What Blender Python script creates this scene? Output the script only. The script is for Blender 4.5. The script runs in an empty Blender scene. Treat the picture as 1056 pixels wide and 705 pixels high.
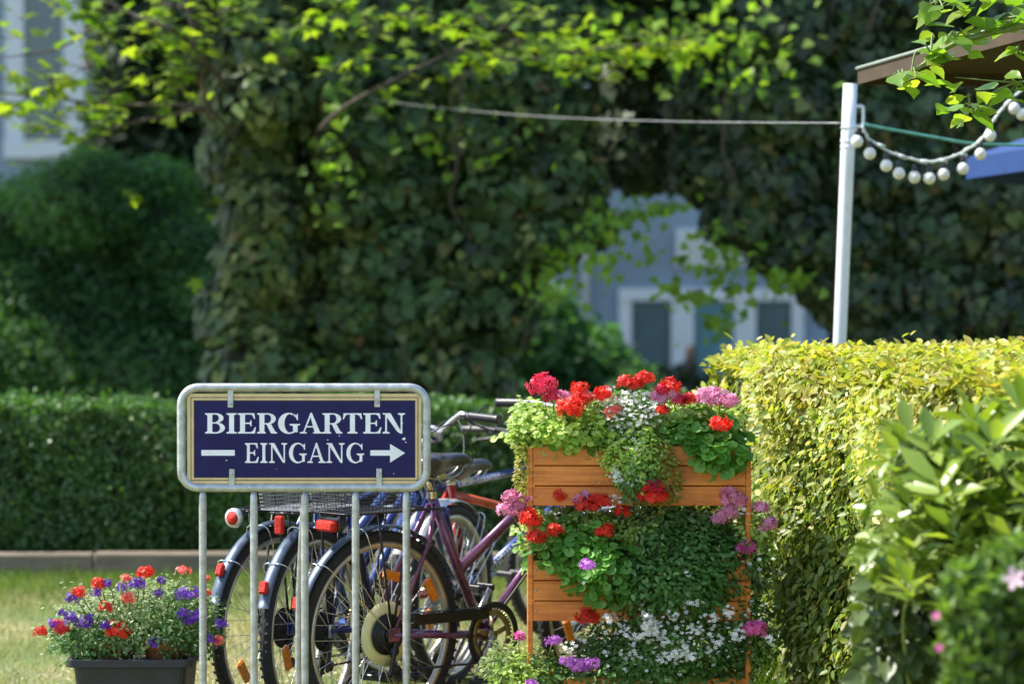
import bpy, bmesh, math, random
import numpy as np
from mathutils import Vector, Matrix
random.seed(7)
rng = np.random.default_rng(7)
scene = bpy.context.scene
COL = scene.collection
PI = math.pi
# ------------------------------------------------------------------ camera
CAM_H = 1.39
LENS = 85.0
FPX = LENS / 36 * 1056
PITCH = math.atan(32.5 / FPX)
cam = bpy.data.cameras.new('camera')
cam_o = bpy.data.objects.new('camera', cam)
COL.objects.link(cam_o)
cam.lens = LENS; cam.sensor_width = 36
cam.clip_start = 0.05; cam.clip_end = 500
cam_o.location = (0, 0, CAM_H)
cam_o.rotation_euler = (PI / 2 - PITCH, 0, 0)
cam.dof.use_dof = True
cam.dof.focus_distance = 7.55
cam.dof.aperture_fstop = 2.25
scene.camera = cam_o

def P(px, py, D):
    """pixel of the 1056x705 picture at distance D (world y)"""
    dx = (px - 528) / FPX; dz = -(py - 352.5) / FPX
    y = math.cos(PITCH) + dz * math.sin(PITCH)
    z = -math.sin(PITCH) + dz * math.cos(PITCH)
    k = D / y
    return Vector((dx * k, D, CAM_H + z * k))

# ------------------------------------------------------------------ tagging
def tag(o, label=None, cat=None, group=None, kind=None):
    if label: o['label'] = label
    if cat: o['category'] = cat
    if group: o['group'] = group
    if kind: o['kind'] = kind
    return o
def empty(name, loc=(0, 0, 0), rz=0.0, label=None, cat=None, group=None, kind=None):
    o = bpy.data.objects.new(name, None)
    COL.objects.link(o); o.location = loc; o.rotation_euler = (0, 0, rz)
    o.empty_display_size = 0.1
    return tag(o, label, cat, group, kind)

# ------------------------------------------------------------------ mesh builder
class MB:
    def __init__(s): s.v = []; s.f = []; s.sm = []
    def add(s, vs, fs, smooth=False):
        b = len(s.v); s.v += [tuple(v) for v in vs]
        s.f += [tuple(i + b for i in f) for f in fs]; s.sm += [smooth] * len(fs)
        return s
    def box(s, c, size, rot=None):
        x, y, z = [q / 2 for q in size]
        vs = [Vector((a * x, b * y, d * z)) for a in (-1, 1) for b in (-1, 1) for d in (-1, 1)]
        if rot is not None: vs = [rot @ v for v in vs]
        c = Vector(c)
        return s.add([v + c for v in vs], [(0, 1, 3, 2), (4, 6, 7, 5), (0, 4, 5, 1), (2, 3, 7, 6), (0, 2, 6, 4), (1, 5, 7, 3)])
    def bbox(s, c, size, b=0.003, rot=None):
        """box with chamfered edges"""
        x, y, z = [q / 2 for q in size]
        vs = []; idx = {}
        for sx in (-1, 1):
            for sy in (-1, 1):
                for sz in (-1, 1):
                    for k in range(3):
                        p = [sx * (x - b), sy * (y - b), sz * (z - b)]
                        p[k] = (sx * x, sy * y, sz * z)[k]
                        idx[(sx, sy, sz, k)] = len(vs); vs.append(Vector(p))
        fs = []
        for k in range(3):
            a, c2 = [(1, 2), (2, 0), (0, 1)][k]
            for sg in (-1, 1):
                q = []
                for (u, w) in ((-1, -1), (1, -1), (1, 1), (-1, 1)):
                    t = [0, 0, 0]; t[k] = sg; t[a] = u; t[c2] = w
                    q.append(idx[(t[0], t[1], t[2], k)])
                fs.append(tuple(q if sg > 0 else q[::-1]))
        for k in range(3):           # edges along axis k
            a, c2 = [(1, 2), (2, 0), (0, 1)][k]
            for u in (-1, 1):
                for w in (-1, 1):
                    t0 = [0, 0, 0]; t0[k] = -1; t0[a] = u; t0[c2] = w
                    t1 = list(t0); t1[k] = 1
                    q = (idx[(*t0, a)], idx[(*t1, a)], idx[(*t1, c2)], idx[(*t0, c2)])
                    fs.append(q if u * w < 0 else q[::-1])
        for sx in (-1, 1):
            for sy in (-1, 1):
                for sz in (-1, 1):
                    fs.append(tuple(idx[(sx, sy, sz, k)] for k in range(3)))
        if rot is not None: vs = [rot @ v for v in vs]
        c = Vector(c)
        return s.add([v + c for v in vs], fs)
    def tube(s, pts, r, seg=10, cap=True, closed=False, flat=None):
        pts = [Vector(p) for p in pts]; n = len(pts)
        rs = r if isinstance(r, (list, tuple)) else [r] * n
        up = None; rings = []
        for i in range(n):
            if closed: t = pts[(i + 1) % n] - pts[i - 1]
            else: t = pts[min(i + 1, n - 1)] - pts[max(i - 1, 0)]
            t.normalize()
            if up is None:
                up = Vector((0, 0, 1)) if abs(t.z) < .9 else Vector((0, 1, 0))
            up = (up - t * up.dot(t)).normalized()
            w = t.cross(up)
            fl = flat or (1, 1)
            rings.append([pts[i] + (up * math.cos(a) * fl[0] + w * math.sin(a) * fl[1]) * rs[i] for a in [2 * PI * k / seg for k in range(seg)]])
        vs = [v for g in rings for v in g]; fs = []
        m = n if closed else n - 1
        for i in range(m):
            j = (i + 1) % n
            for k in range(seg):
                l = (k + 1) % seg
                fs.append((i * seg + k, j * seg + k, j * seg + l, i * seg + l))
        s.add(vs, fs, True)
        if cap and not closed:
            b = len(s.v) - len(vs)
            s.f += [tuple(b + k for k in range(seg)), tuple(b + (n - 1) * seg + k for k in range(seg))[::-1]]
            s.sm += [False, False]
        return s
    def lathe(s, prof, c=(0, 0, 0), axis='y', seg=32, closed=False):
        """prof: (radius, along axis)"""
        c = Vector(c); vs = []
        for (r, h) in prof:
            for k in range(seg):
                a = 2 * PI * k / seg
                if axis == 'y': vs.append(c + Vector((r * math.cos(a), h, r * math.sin(a))))
                elif axis == 'z': vs.append(c + Vector((r * math.cos(a), r * math.sin(a), h)))
                else: vs.append(c + Vector((h, r * math.cos(a), r * math.sin(a))))
        n = len(prof); fs = []
        for i in range(n if closed else n - 1):
            j = (i + 1) % n
            for k in range(seg):
                l = (k + 1) % seg
                fs.append((i * seg + k, i * seg + l, j * seg + l, j * seg + k))
        return s.add(vs, fs, True)
    def prism(s, poly, y0, y1, mat=None):
        """poly in (x,z), extruded along y; y0 is the front (small y)"""
        n = len(poly)
        vs = [Vector((p[0], y0, p[1])) for p in poly] + [Vector((p[0], y1, p[1])) for p in poly]
        if mat is not None: vs = [mat @ v for v in vs]
        fs = [tuple(range(n)), tuple(range(2 * n - 1, n - 1, -1))] + [(i, (i + 1) % n, (i + 1) % n + n, i + n) for i in range(n)]
        return s.add(vs, fs)
    def build(s, name, mat=None, parent=None, bevel=0):
        me = bpy.data.meshes.new(name)
        me.from_pydata(s.v, [], s.f); me.update()
        me.polygons.foreach_set('use_smooth', s.sm)
        o = bpy.data.objects.new(name, me); COL.objects.link(o)
        if mat: me.materials.append(mat)
        if parent: o.parent = parent
        if bevel:
            m = o.modifiers.new('b', 'BEVEL'); m.width = bevel; m.segments = 2; m.limit_method = 'ANGLE'
        return o

def smooth_path(pts, n=6):
    pts = [Vector(p) for p in pts]; out = []
    for i in range(len(pts) - 1):
        p0 = pts[max(i - 1, 0)]; p1 = pts[i]; p2 = pts[i + 1]; p3 = pts[min(i + 2, len(pts) - 1)]
        for k in range(n):
            t = k / n
            out.append(0.5 * ((2 * p1) + (p2 - p0) * t + (2 * p0 - 5 * p1 + 4 * p2 - p3) * t * t + (3 * p1 - p0 - 3 * p2 + p3) * t ** 3))
    out.append(pts[-1]); return out

# ------------------------------------------------------------------ materials
def new_mat(name):
    m = bpy.data.materials.new(name); m.use_nodes = True
    nt = m.node_tree; b = nt.nodes['Principled BSDF']
    return m, nt, b
def N(nt, t, **k):
    n = nt.nodes.new(t)
    for a, v in k.items(): setattr(n, a, v)
    return n
def mat(name, c, rough=.5, metal=0, var=.15, scale=8, bump=0.0, bscale=60, c2=None, spec=.5, coat=0, detail=4, stretch=None, rvar=.1):
    m, nt, b = new_mat(name)
    tc = N(nt, 'ShaderNodeTexCoord'); src = tc.outputs['Object']
    if stretch:
        mp = N(nt, 'ShaderNodeMapping'); mp.inputs['Scale'].default_value = stretch
        nt.links.new(src, mp.inputs[0]); src = mp.outputs[0]
    nz = N(nt, 'ShaderNodeTexNoise'); nz.inputs['Scale'].default_value = scale; nz.inputs['Detail'].default_value = detail
    nt.links.new(src, nz.inputs['Vector'])
    r = N(nt, 'ShaderNodeValToRGB'); e = r.color_ramp.elements
    c2 = c2 or tuple(q * (1 - var) for q in c); c1 = tuple(min(1, q * (1 + var * .6)) for q in c)
    e[0].position = .33; e[1].position = .67
    e[0].color = (*c2, 1); e[1].color = (*c1, 1)
    nt.links.new(nz.outputs['Fac'], r.inputs[0]); nt.links.new(r.outputs[0], b.inputs['Base Color'])
    mr = N(nt, 'ShaderNodeMapRange'); mr.inputs['To Min'].default_value = max(0, rough - rvar); mr.inputs['To Max'].default_value = min(1, rough + rvar)
    nt.links.new(nz.outputs['Fac'], mr.inputs[0]); nt.links.new(mr.outputs[0], b.inputs['Roughness'])
    b.inputs['Metallic'].default_value = metal
    b.inputs['Specular IOR Level'].default_value = spec
    b.inputs['Coat Weight'].default_value = coat
    if bump:
        n2 = N(nt, 'ShaderNodeTexNoise'); n2.inputs['Scale'].default_value = bscale; n2.inputs['Detail'].default_value = 5
        nt.links.new(src, n2.inputs['Vector'])
        bp = N(nt, 'ShaderNodeBump'); bp.inputs['Strength'].default_value = bump; bp.inputs['Distance'].default_value = .01
        nt.links.new(n2.outputs['Fac'], bp.inputs['Height']); nt.links.new(bp.outputs[0], b.inputs['Normal'])
    return m
def leafmat(name, cols, trans=.35, rough=.45, tcol=(1.5, 1.6, .5), spec=.4):
    """each leaf its own colour; translucent"""
    m, nt, b = new_mat(name)
    g = N(nt, 'ShaderNodeNewGeometry'); r = N(nt, 'ShaderNodeValToRGB'); cr = r.color_ramp
    while len(cr.elements) < len(cols): cr.elements.new(.5)
    for i, c in enumerate(cols):
        cr.elements[i].position = i / max(1, len(cols) - 1); cr.elements[i].color = (*c, 1)
    nt.links.new(g.outputs['Random Per Island'], r.inputs[0])
    tc = N(nt, 'ShaderNodeTexCoord'); nz = N(nt, 'ShaderNodeTexNoise'); nz.inputs['Scale'].default_value = 2.2
    nt.links.new(tc.outputs['Object'], nz.inputs['Vector'])
    hs = N(nt, 'ShaderNodeHueSaturation')
    mr = N(nt, 'ShaderNodeMapRange'); mr.inputs['From Min'].default_value = .3; mr.inputs['From Max'].default_value = .7
    mr.inputs['To Min'].default_value = .7; mr.inputs['To Max'].default_value = 1.3
    nt.links.new(nz.outputs['Fac'], mr.inputs[0]); nt.links.new(mr.outputs[0], hs.inputs['Value']); nt.links.new(r.outputs[0], hs.inputs['Color'])
    nt.links.new(hs.outputs[0], b.inputs['Base Color'])
    b.inputs['Roughness'].default_value = rough; b.inputs['Specular IOR Level'].default_value = spec
    mx = N(nt, 'ShaderNodeMix'); mx.data_type = 'RGBA'; mx.blend_type = 'MULTIPLY'; mx.inputs[0].default_value = 1
    nt.links.new(hs.outputs[0], mx.inputs[6]); mx.inputs[7].default_value = (*tcol, 1)
    tr = N(nt, 'ShaderNodeBsdfTranslucent'); nt.links.new(mx.outputs[2], tr.inputs[0])
    ms = N(nt, 'ShaderNodeMixShader'); ms.inputs[0].default_value = trans
    nt.links.new(b.outputs[0], ms.inputs[1]); nt.links.new(tr.outputs[0], ms.inputs[2])
    nt.links.new(ms.outputs[0], nt.nodes['Material Output'].inputs[0])
    return m

M = {}
M['basket'] = mat('basket_wire', (.22, .23, .24), .6, .3, .2, 40)
M['galv'] = mat('galvanised', (.50, .51, .50), .42, .65, .25, 40, .15, 120)
M['steel'] = mat('steel', (.55, .55, .56), .28, .9, .2, 30)
M['chrome'] = mat('chrome', (.75, .75, .76), .15, 1, .1, 20)
M['rim'] = mat('rim', (.52, .50, .44), .38, .7, .2, 25)
M['black'] = mat('black_plastic', (.02, .02, .022), .4, 0, .2, 40)
M['rubber'] = mat('rubber', (.022, .022, .023), .75, 0, .35, 90, .8, 260)
M['saddle'] = mat('saddle_vinyl', (.045, .044, .047), .24, 0, .2, 30, .1, 300)
M['blackmetal'] = mat('black_metal', (.03, .03, .033), .35, .5, .2, 30)
M['purple'] = mat('purple_paint', (.14, .042, .11), .28, .3, .25, 30, coat=.6)
M['navy'] = mat('navy_paint', (.015, .028, .15), .25, .2, .2, 30, coat=.6)
M['blue'] = mat('blue_paint', (.04, .08, .26), .25, .2, .2, 30, coat=.6)
M['orange'] = mat('orange_paint', (.62, .10, .02), .3, 0, .2, 30, coat=.6)
M['red'] = mat('red_paint', (.5, .03, .02), .3, 0, .2, 30, coat=.5)
M['guard'] = mat('guard_silver_blue', (.085, .115, .16), .38, .5, .2, 25)
M['guard_navy'] = mat('guard_navy', (.02, .03, .14), .22, .2, .2, 25, coat=.5)
M['guard_white'] = mat('guard_white', (.6, .62, .63), .25, .5, .2, 25)
M['brass'] = mat('brass', (.34, .27, .15), .4, .8, .3, 30)
M['reflred'] = mat('red_reflector', (.62, .02, .01), .3, 0, .4, 160, .6, 300, spec=.3)
M['reflor'] = mat('orange_reflector', (.85, .25, .01), .2, 0, .3, 120, .5, 300, coat=.6)
M['disc'] = mat('spoke_disc', (.80, .74, .36), .4, 0, .15, 12)
M['white'] = mat('white_letter', (.93, .90, .93), .45, 0, .08, 30)
M['cream'] = mat('cream', (.74, .54, .27), .45, 0, .12, 20)
M['brown_line'] = mat('brown_line', (.07, .03, .035), .5, 0, .1, 20)
M['signnavy'] = mat('sign_navy', (.013, .011, .085), .38, 0, .2, 25, spec=.22)
M['polewhite'] = mat('white_paint', (.70, .73, .76), .4, 0, .08, 12)
M['bulb'] = mat('bulb_glass', (.78, .76, .70), .25, 0, .08, 12)
M['cable'] = mat('cable_white', (.55, .6, .56), .5, 0, .3, 30)
M['cablegreen'] = mat('cable_green', (.08, .28, .22), .5, 0, .2, 30)
M['parasol'] = mat('parasol_brown', (.055, .036, .018), .9, 0, .25, 10, .2, 400)
M['parasolhem'] = mat('parasol_hem', (.20, .24, .20), .8, 0, .2, 10, .2, 400)
M['parasolblue'] = mat('parasol_blue', (.003, .035, .15), .8, 0, .15, 10)
M['pot'] = mat('pot_plastic', (.022, .024, .027), .55, 0, .3, 18, .1, 60)
M['terracotta'] = mat('terracotta', (.42, .15, .06), .8, 0, .25, 18, .3, 80)
M['beam'] = mat('beam', (.20, .16, .11), .85, 0, .35, 14, .5, 60, stretch=(.3, 4, 6))
M['bark'] = mat('bark', (.085, .065, .05), .9, 0, .4, 12, .8, 40)
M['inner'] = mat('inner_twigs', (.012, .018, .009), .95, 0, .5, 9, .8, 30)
M['soil'] = mat('soil', (.05, .035, .025), .95, 0, .3, 30, .8, 60)
M['wall'] = mat('wall_render', (.19, .26, .35), .85, 0, .2, .7, .1, 60)
M['frame_w'] = mat('window_white', (.52, .57, .63), .5, 0, .05, 5)
M['roof'] = mat('roof', (.16, .07, .05), .8, 0, .2, 3)
M['twig'] = mat('green_stem', (.16, .22, .06), .6, 0, .3, 20)
def wood():
    m, nt, b = new_mat('orange_wood')
    tc = N(nt, 'ShaderNodeTexCoord'); mp = N(nt, 'ShaderNodeMapping'); mp.inputs['Scale'].default_value = (1.2, 9, 22)
    nt.links.new(tc.outputs['Object'], mp.inputs[0])
    nz = N(nt, 'ShaderNodeTexNoise'); nz.inputs['Scale'].default_value = 3.2; nz.inputs['Detail'].default_value = 9; nz.inputs['Distortion'].default_value = .9
    nt.links.new(mp.outputs[0], nz.inputs['Vector'])
    n2 = N(nt, 'ShaderNodeTexNoise'); n2.inputs['Scale'].default_value = 5; nt.links.new(tc.outputs['Object'], n2.inputs['Vector'])
    r = N(nt, 'ShaderNodeValToRGB'); e = r.color_ramp.elements
    e[0].position = .3; e[1].position = .68; e[0].color = (.62, .16, .028, 1); e[1].color = (.93, .33, .065, 1)
    nt.links.new(nz.outputs['Fac'], r.inputs[0])
    # knots
    vo = N(nt, 'ShaderNodeTexVoronoi'); vo.inputs['Scale'].default_value = 3.3; mp2 = N(nt, 'ShaderNodeMapping'); mp2.inputs['Scale'].default_value = (1, 1, 2.1)
    nt.links.new(tc.outputs['Object'], mp2.inputs[0]); nt.links.new(mp2.outputs[0], vo.inputs['Vector'])
    r2 = N(nt, 'ShaderNodeValToRGB'); e = r2.color_ramp.elements; e[0].position = .035; e[1].position = .075; e[0].color = (.5, .42, .35, 1); e[1].color = (1, 1, 1, 1)
    nt.links.new(vo.outputs['Distance'], r2.inputs[0])
    mx = N(nt, 'ShaderNodeMix'); mx.data_type = 'RGBA'; mx.blend_type = 'MULTIPLY'; mx.inputs[0].default_value = 1
    nt.links.new(r.outputs[0], mx.inputs[6]); nt.links.new(r2.outputs[0], mx.inputs[7])
    r3 = N(nt, 'ShaderNodeValToRGB'); e = r3.color_ramp.elements; e[0].position = .36; e[1].position = .6; e[0].color = (.78, .70, .62, 1); e[1].color = (1.08, 1.05, 1, 1)
    nt.links.new(n2.outputs['Fac'], r3.inputs[0]); n2.inputs['Detail'].default_value = 7; n2.inputs['Roughness'].default_value = .65
    my = N(nt, 'ShaderNodeMix'); my.data_type = 'RGBA'; my.blend_type = 'MULTIPLY'; my.inputs[0].default_value = 1
    nt.links.new(mx.outputs[2], my.inputs[6]); nt.links.new(r3.outputs[0], my.inputs[7])
    nt.links.new(my.outputs[2], b.inputs['Base Color'])
    b.inputs['Roughness'].default_value = .5
    bp = N(nt, 'ShaderNodeBump'); bp.inputs['Strength'].default_value = .25; bp.inputs['Distance'].default_value = .004
    nt.links.new(nz.outputs['Fac'], bp.inputs['Height']); nt.links.new(bp.outputs[0], b.inputs['Normal'])
    return m
M['wood'] = wood()
def glass(name, c):
    m, nt, b = new_mat(name)
    b.inputs['Base Color'].default_value = (*c, 1); b.inputs['Roughness'].default_value = .12; b.inputs['Specular IOR Level'].default_value = .7
    return m
M['pane'] = glass('window_glass', (.05, .09, .10)); M['teal'] = mat('teal_shutter', (.07, .19, .24), .5, 0, .1, 6)
M['darkteal'] = mat('dark_teal_door', (.05, .10, .12), .4, 0, .1, 6)
# foliage
L = {}
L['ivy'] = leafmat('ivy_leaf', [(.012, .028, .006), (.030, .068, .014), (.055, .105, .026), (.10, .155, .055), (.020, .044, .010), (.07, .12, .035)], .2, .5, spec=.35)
L['ivy_deep'] = leafmat('ivy_shade_tint_leaf', [(.008, .018, .005), (.018, .038, .010), (.035, .062, .018), (.06, .09, .035)], .15, .45, spec=.4)  # darker copy of the ivy leaf, shade put into its colour
L['ivy_light'] = leafmat('ivy_lighter_leaf', [(.035, .06, .012), (.085, .13, .025), (.14, .18, .045), (.20, .23, .08), (.05, .085, .018)], .22, .6, spec=.25)  # paler copy of the ivy leaf, light put into its colour
L['ivy_old'] = leafmat('ivy_leaf_old', [(.16, .09, .03), (.10, .11, .03), (.2, .15, .04)], .3, .5)
L['ivy_new'] = leafmat('ivy_new_backlit_tint_leaf', [(.12, .24, .03), (.20, .34, .05), (.26, .38, .07)], .55, .4)  # fresh leaf colour raised to carry backlight and sun sparkle
L['maple'] = leafmat('maple_leaf', [(.07, .16, .02), (.13, .24, .03), (.22, .31, .04), (.10, .2, .03)], .6, .65, spec=.12, tcol=(1.6, 1.5, .4))
L['hedge'] = leafmat('privet_leaf', [(.035, .085, .018), (.055, .12, .025), (.08, .15, .03)], .25, .4)
L['hedge_top'] = leafmat('privet_top_leaf', [(.04, .11, .02), (.07, .16, .03)], .35, .45)
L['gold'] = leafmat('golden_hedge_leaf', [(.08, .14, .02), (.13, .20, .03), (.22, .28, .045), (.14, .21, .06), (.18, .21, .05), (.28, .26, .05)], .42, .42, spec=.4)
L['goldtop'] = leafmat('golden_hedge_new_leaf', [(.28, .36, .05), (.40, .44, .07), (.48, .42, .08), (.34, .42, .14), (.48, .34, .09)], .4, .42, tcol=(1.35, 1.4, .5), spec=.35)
L['laurel'] = leafmat('laurel_leaf', [(.13, .21, .035), (.21, .30, .05), (.28, .36, .07)], .42, .3, tcol=(1.5, 1.5, .5), spec=.6)
L['bush'] = leafmat('far_bush_leaf', [(.035, .105, .038), (.065, .165, .06), (.095, .21, .08)], .45, .6)
L['dark'] = leafmat('far_dark_leaf', [(.012, .03, .012), (.02, .045, .018), (.035, .07, .025)], .3, .6)
L['box'] = leafmat('small_leaf_bright', [(.10, .19, .035), (.17, .27, .06), (.07, .125, .025)], .4, .45)
L['lime'] = leafmat('lime_leaf', [(.34, .48, .09), (.46, .56, .15), (.26, .42, .06), (.52, .56, .26)], .45, .45)
L['creep'] = leafmat('creeper_leaf', [(.05, .09, .02), (.08, .12, .03), (.11, .15, .05)], .3, .4)
L['olive'] = leafmat('olive_leaf', [(.28, .26, .05), (.22, .26, .05), (.34, .28, .08)], .45, .5)
L['geran'] = leafmat('geranium_leaf', [(.09, .23, .03), (.13, .30, .05), (.19, .38, .08)], .4, .5)
L['trail'] = leafmat('trailing_leaf', [(.05, .13, .03), (.09, .20, .045), (.16, .28, .08)], .38, .45)
L['pale'] = leafmat('pale_leaf', [(.16, .25, .08), (.25, .33, .14), (.34, .40, .22)], .4, .5)
L['vine'] = leafmat('vine_leaf', [(.12, .24, .03), (.2, .32, .05), (.3, .36, .05)], .5, .32, spec=.6)
L['gr'] = leafmat('grass_blade', [(.15, .19, .05), (.23, .24, .08), (.34, .30, .13), (.17, .22, .06)], .4, .5, tcol=(1.3, 1.3, .6))
L['grg'] = leafmat('grass_long', [(.06, .13, .02), (.09, .17, .025), (.14, .20, .04)], .4, .5, tcol=(1.3, 1.4, .5))
L['chipping'] = leafmat('clippings', [(.42, .44, .3), (.55, .55, .42), (.3, .34, .18)], .2, .6, tcol=(1, 1, 1))
def petal(name, a, b2): return leafmat(name, [a, b2], .3, .5, tcol=(1.1, 1, 1))
F = {'red': petal('red_petal', (.72, .018, .012), (.85, .06, .03)), 'crimson': petal('crimson_petal', (.75, .03, .10), (.85, .08, .16)),
     'pink': petal('pink_petal', (.80, .24, .46), (.88, .46, .66)), 'magenta': petal('magenta_petal', (.70, .08, .34), (.80, .22, .50)),
     'lilac': petal('lilac_petal', (.45, .12, .58), (.62, .25, .72)), 'white': petal('white_petal', (.82, .80, .72), (.88, .86, .80)),
     'purple': petal('purple_petal', (.10, .02, .32), (.20, .05, .5)), 'coral': petal('coral_petal', (.8, .10, .06), (.85, .25, .2)),
     'blush': petal('blush_petal', (.78, .5, .6), (.85, .68, .74))}

# ------------------------------------------------------------------ leaf scatter
def T(vs, fs): return (np.array(vs, float), fs)
TPL = {
 'oval': T([(0, 0, 0), (.24, .3, .05), (.21, .68, .04), (0, 1, -.06), (-.21, .68, .04), (-.24, .3, .05), (0, .5, -.02)], [(0, 1, 2, 6), (6, 2, 3), (0, 6, 4, 5), (6, 3, 4)]),
 'long': T([(0, 0, 0), (.13, .25, .03), (.185, .62, .03), (0, 1, -.1), (-.185, .62, .03), (-.13, .25, .03), (0, .5, -.02)], [(0, 1, 2, 6), (6, 2, 3), (0, 6, 4, 5), (6, 3, 4)]),
 'ivy': T([(0, 0, 0), (.34, -.12, .02), (.5, .2, .05), (.34, .5, .02), (0, .92, -.08), (-.34, .5, .02), (-.5, .2, .05), (-.34, -.12, .02), (0, .3, -.05)],
          [(8, 0, 1), (8, 1, 2), (8, 2, 3), (8, 3, 4), (8, 4, 5), (8, 5, 6), (8, 6, 7), (8, 7, 0)]),
 'maple': T([(0, 0, 0), (.2, .1, 0), (.48, -.02, -.04), (.36, .3, 0), (.62, .55, -.08), (.27, .52, 0), (.18, .66, 0), (0, 1.05, -.12), (-.18, .66, 0), (-.27, .52, 0), (-.62, .55, -.08), (-.36, .3, 0), (-.48, -.02, -.04), (-.2, .1, 0), (0, .36, .05)],
            [(14, i, i + 1) for i in range(13)] + [(14, 13, 0)]),
 'small': T([(0, 0, 0), (.3, .5, .06), (0, 1, -.03), (-.3, .5, .06)], [(0, 1, 2), (0, 2, 3)]),
 'round': T([(0, .5, -.1)] + [(.5 * math.sin(a) * (1 if k % 2 else .93), .5 - .5 * math.cos(a) * (1 if k % 2 else .9), .06 * (k % 2)) for k, a in enumerate([2 * PI * (k + .5) / 12 for k in range(12)])],
            [(0, 1 + k, 1 + (k + 1) % 12) for k in range(11)]),
 'broad': T([(0, 0, 0), (.3, .12, .05), (.42, .4, .07), (.33, .62, .05), (.18, .8, .02), (0, 1.05, -.1), (-.18, .8, .02), (-.33, .62, .05), (-.42, .4, .07), (-.3, .12, .05), (0, .5, -.03)], [(10, i, i + 1) for i in range(9)] + [(10, 9, 0)]),
 'blade': T([(-.03, 0, 0), (.03, 0, 0), (-.022, .5, .04), (.022, .5, .04), (0, 1, .22)], [(0, 1, 3, 2), (2, 3, 4)]),
}
vs = [(0, 0, -.05)]; fs = []
for k in range(5):
    a = 2 * PI * k / 5
    for (r, da, z) in ((.33, -.42, .04), (.5, -.2, .1), (.5, .2, .1), (.33, .42, .04)):
        vs.append((r * math.cos(a + da), r * math.sin(a + da), z))
    fs += [(0, 1 + 4 * k, 2 + 4 * k, 3 + 4 * k), (0, 3 + 4 * k, 4 + 4 * k)]
TPL['blossom'] = T(vs, fs)

def unit(a): return a / np.maximum(np.linalg.norm(a, axis=1, keepdims=True), 1e-9)
def scatter(name, tpl, pts, nrm, tip, size, mt, parent=None, keep=None):
    """one mesh of many leaves: positions, leaf normals, tip directions, sizes"""
    V, Fc = TPL[tpl]; n = len(pts)
    if n == 0: return None
    pts = np.asarray(pts, float); nz = unit(np.asarray(nrm, float)); tp = np.asarray(tip, float)
    tp = tp - nz * np.sum(tp * nz, 1, keepdims=True); tp = unit(tp); sx = np.cross(tp, nz)
    size = np.asarray(size, float).reshape(-1, 1, 1) * np.ones((n, 1, 1))
    co = pts[:, None, :] + size * (V[None, :, 0:1] * sx[:, None, :] + V[None, :, 1:2] * tp[:, None, :] + V[None, :, 2:3] * nz[:, None, :])
    me = bpy.data.meshes.new(name); nv = len(V)
    me.vertices.add(n * nv); me.vertices.foreach_set('co', co.reshape(-1).astype(np.float32))
    li = np.concatenate([np.array(f) for f in Fc]); tot = np.array([len(f) for f in Fc]); st = np.concatenate([[0], np.cumsum(tot)[:-1]])
    nl = len(li)
    allli = (li[None, :] + (np.arange(n) * nv)[:, None]).reshape(-1)
    me.loops.add(n * nl); me.loops.foreach_set('vertex_index', allli.astype(np.int32))
    me.polygons.add(n * len(Fc))
    me.polygons.foreach_set('loop_start', (st[None, :] + (np.arange(n) * nl)[:, None]).reshape(-1).astype(np.int32))
    try: me.polygons.foreach_set('loop_total', np.tile(tot, n).astype(np.int32))
    except Exception: pass
    me.update(calc_edges=True)
    me.materials.append(mt)
    o = bpy.data.objects.new(name, me); COL.objects.link(o)
    if parent: o.parent = parent
    return o
def rdir(n): return unit(rng.normal(size=(n, 3)))
def local(parent, pts):
    """world points -> the parent's frame (translation and z rotation only)"""
    l = np.array(parent.location); a = -parent.rotation_euler.z
    q = np.asarray(pts, float) - l
    c, s = math.cos(a), math.sin(a)
    return np.stack([q[:, 0] * c - q[:, 1] * s, q[:, 0] * s + q[:, 1] * c, q[:, 2]], 1)
def blob_leaves(blobs, n, thick=.15, front=True):
    """points in the shell of a union of ellipsoids (x,y,z,rx,ry,rz); returns pts, normals"""
    B = np.array(blobs, float); c = B[:, :3]; r = B[:, 3:]
    w = (r[:, 0] * r[:, 1] + r[:, 1] * r[:, 2] + r[:, 0] * r[:, 2]); w /= w.sum()
    k = rng.choice(len(B), size=int(n * 1.8), p=w)
    d = rdir(len(k))
    rad = 1 - np.abs(rng.normal(size=len(k))) * thick + rng.uniform(0, thick * .7, len(k))
    p = c[k] + d * r[k] * rad[:, None]
    nn = unit(d / r[k])
    ok = np.ones(len(k), bool)
    for i in range(len(B)):
        q = np.sum(((p - c[i]) / r[i]) ** 2, 1)
        ok &= ~((q < .72) & (k != i))
    if front: ok &= ~((nn[:, 1] > .3) & (rng.random(len(k)) < .75))
    p = p[ok][:n]; nn = nn[ok][:n]
    return p, nn
def ellipsoid_core(mb, b, s=.82, seg=12, jit=.08):
    x, y, z, rx, ry, rz = b; vs = []; rings = 8
    for i in range(rings + 1):
        t = PI * i / rings
        for k in range(seg):
            a = 2 * PI * k / seg; j = 1 + random.uniform(-jit, jit)
            vs.append((x + rx * s * j * math.sin(t) * math.cos(a), y + ry * s * j * math.sin(t) * math.sin(a), z + rz * s * j * math.cos(t)))
    fs = [(i * seg + k, (i + 1) * seg + k, (i + 1) * seg + (k + 1) % seg, i * seg + (k + 1) % seg) for i in range(rings) for k in range(seg)]
    mb.add(vs, fs, True)
DOWN = np.array([[0, 0, -1.0]]); UP = np.array([[0, 0, 1.0]])

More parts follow.
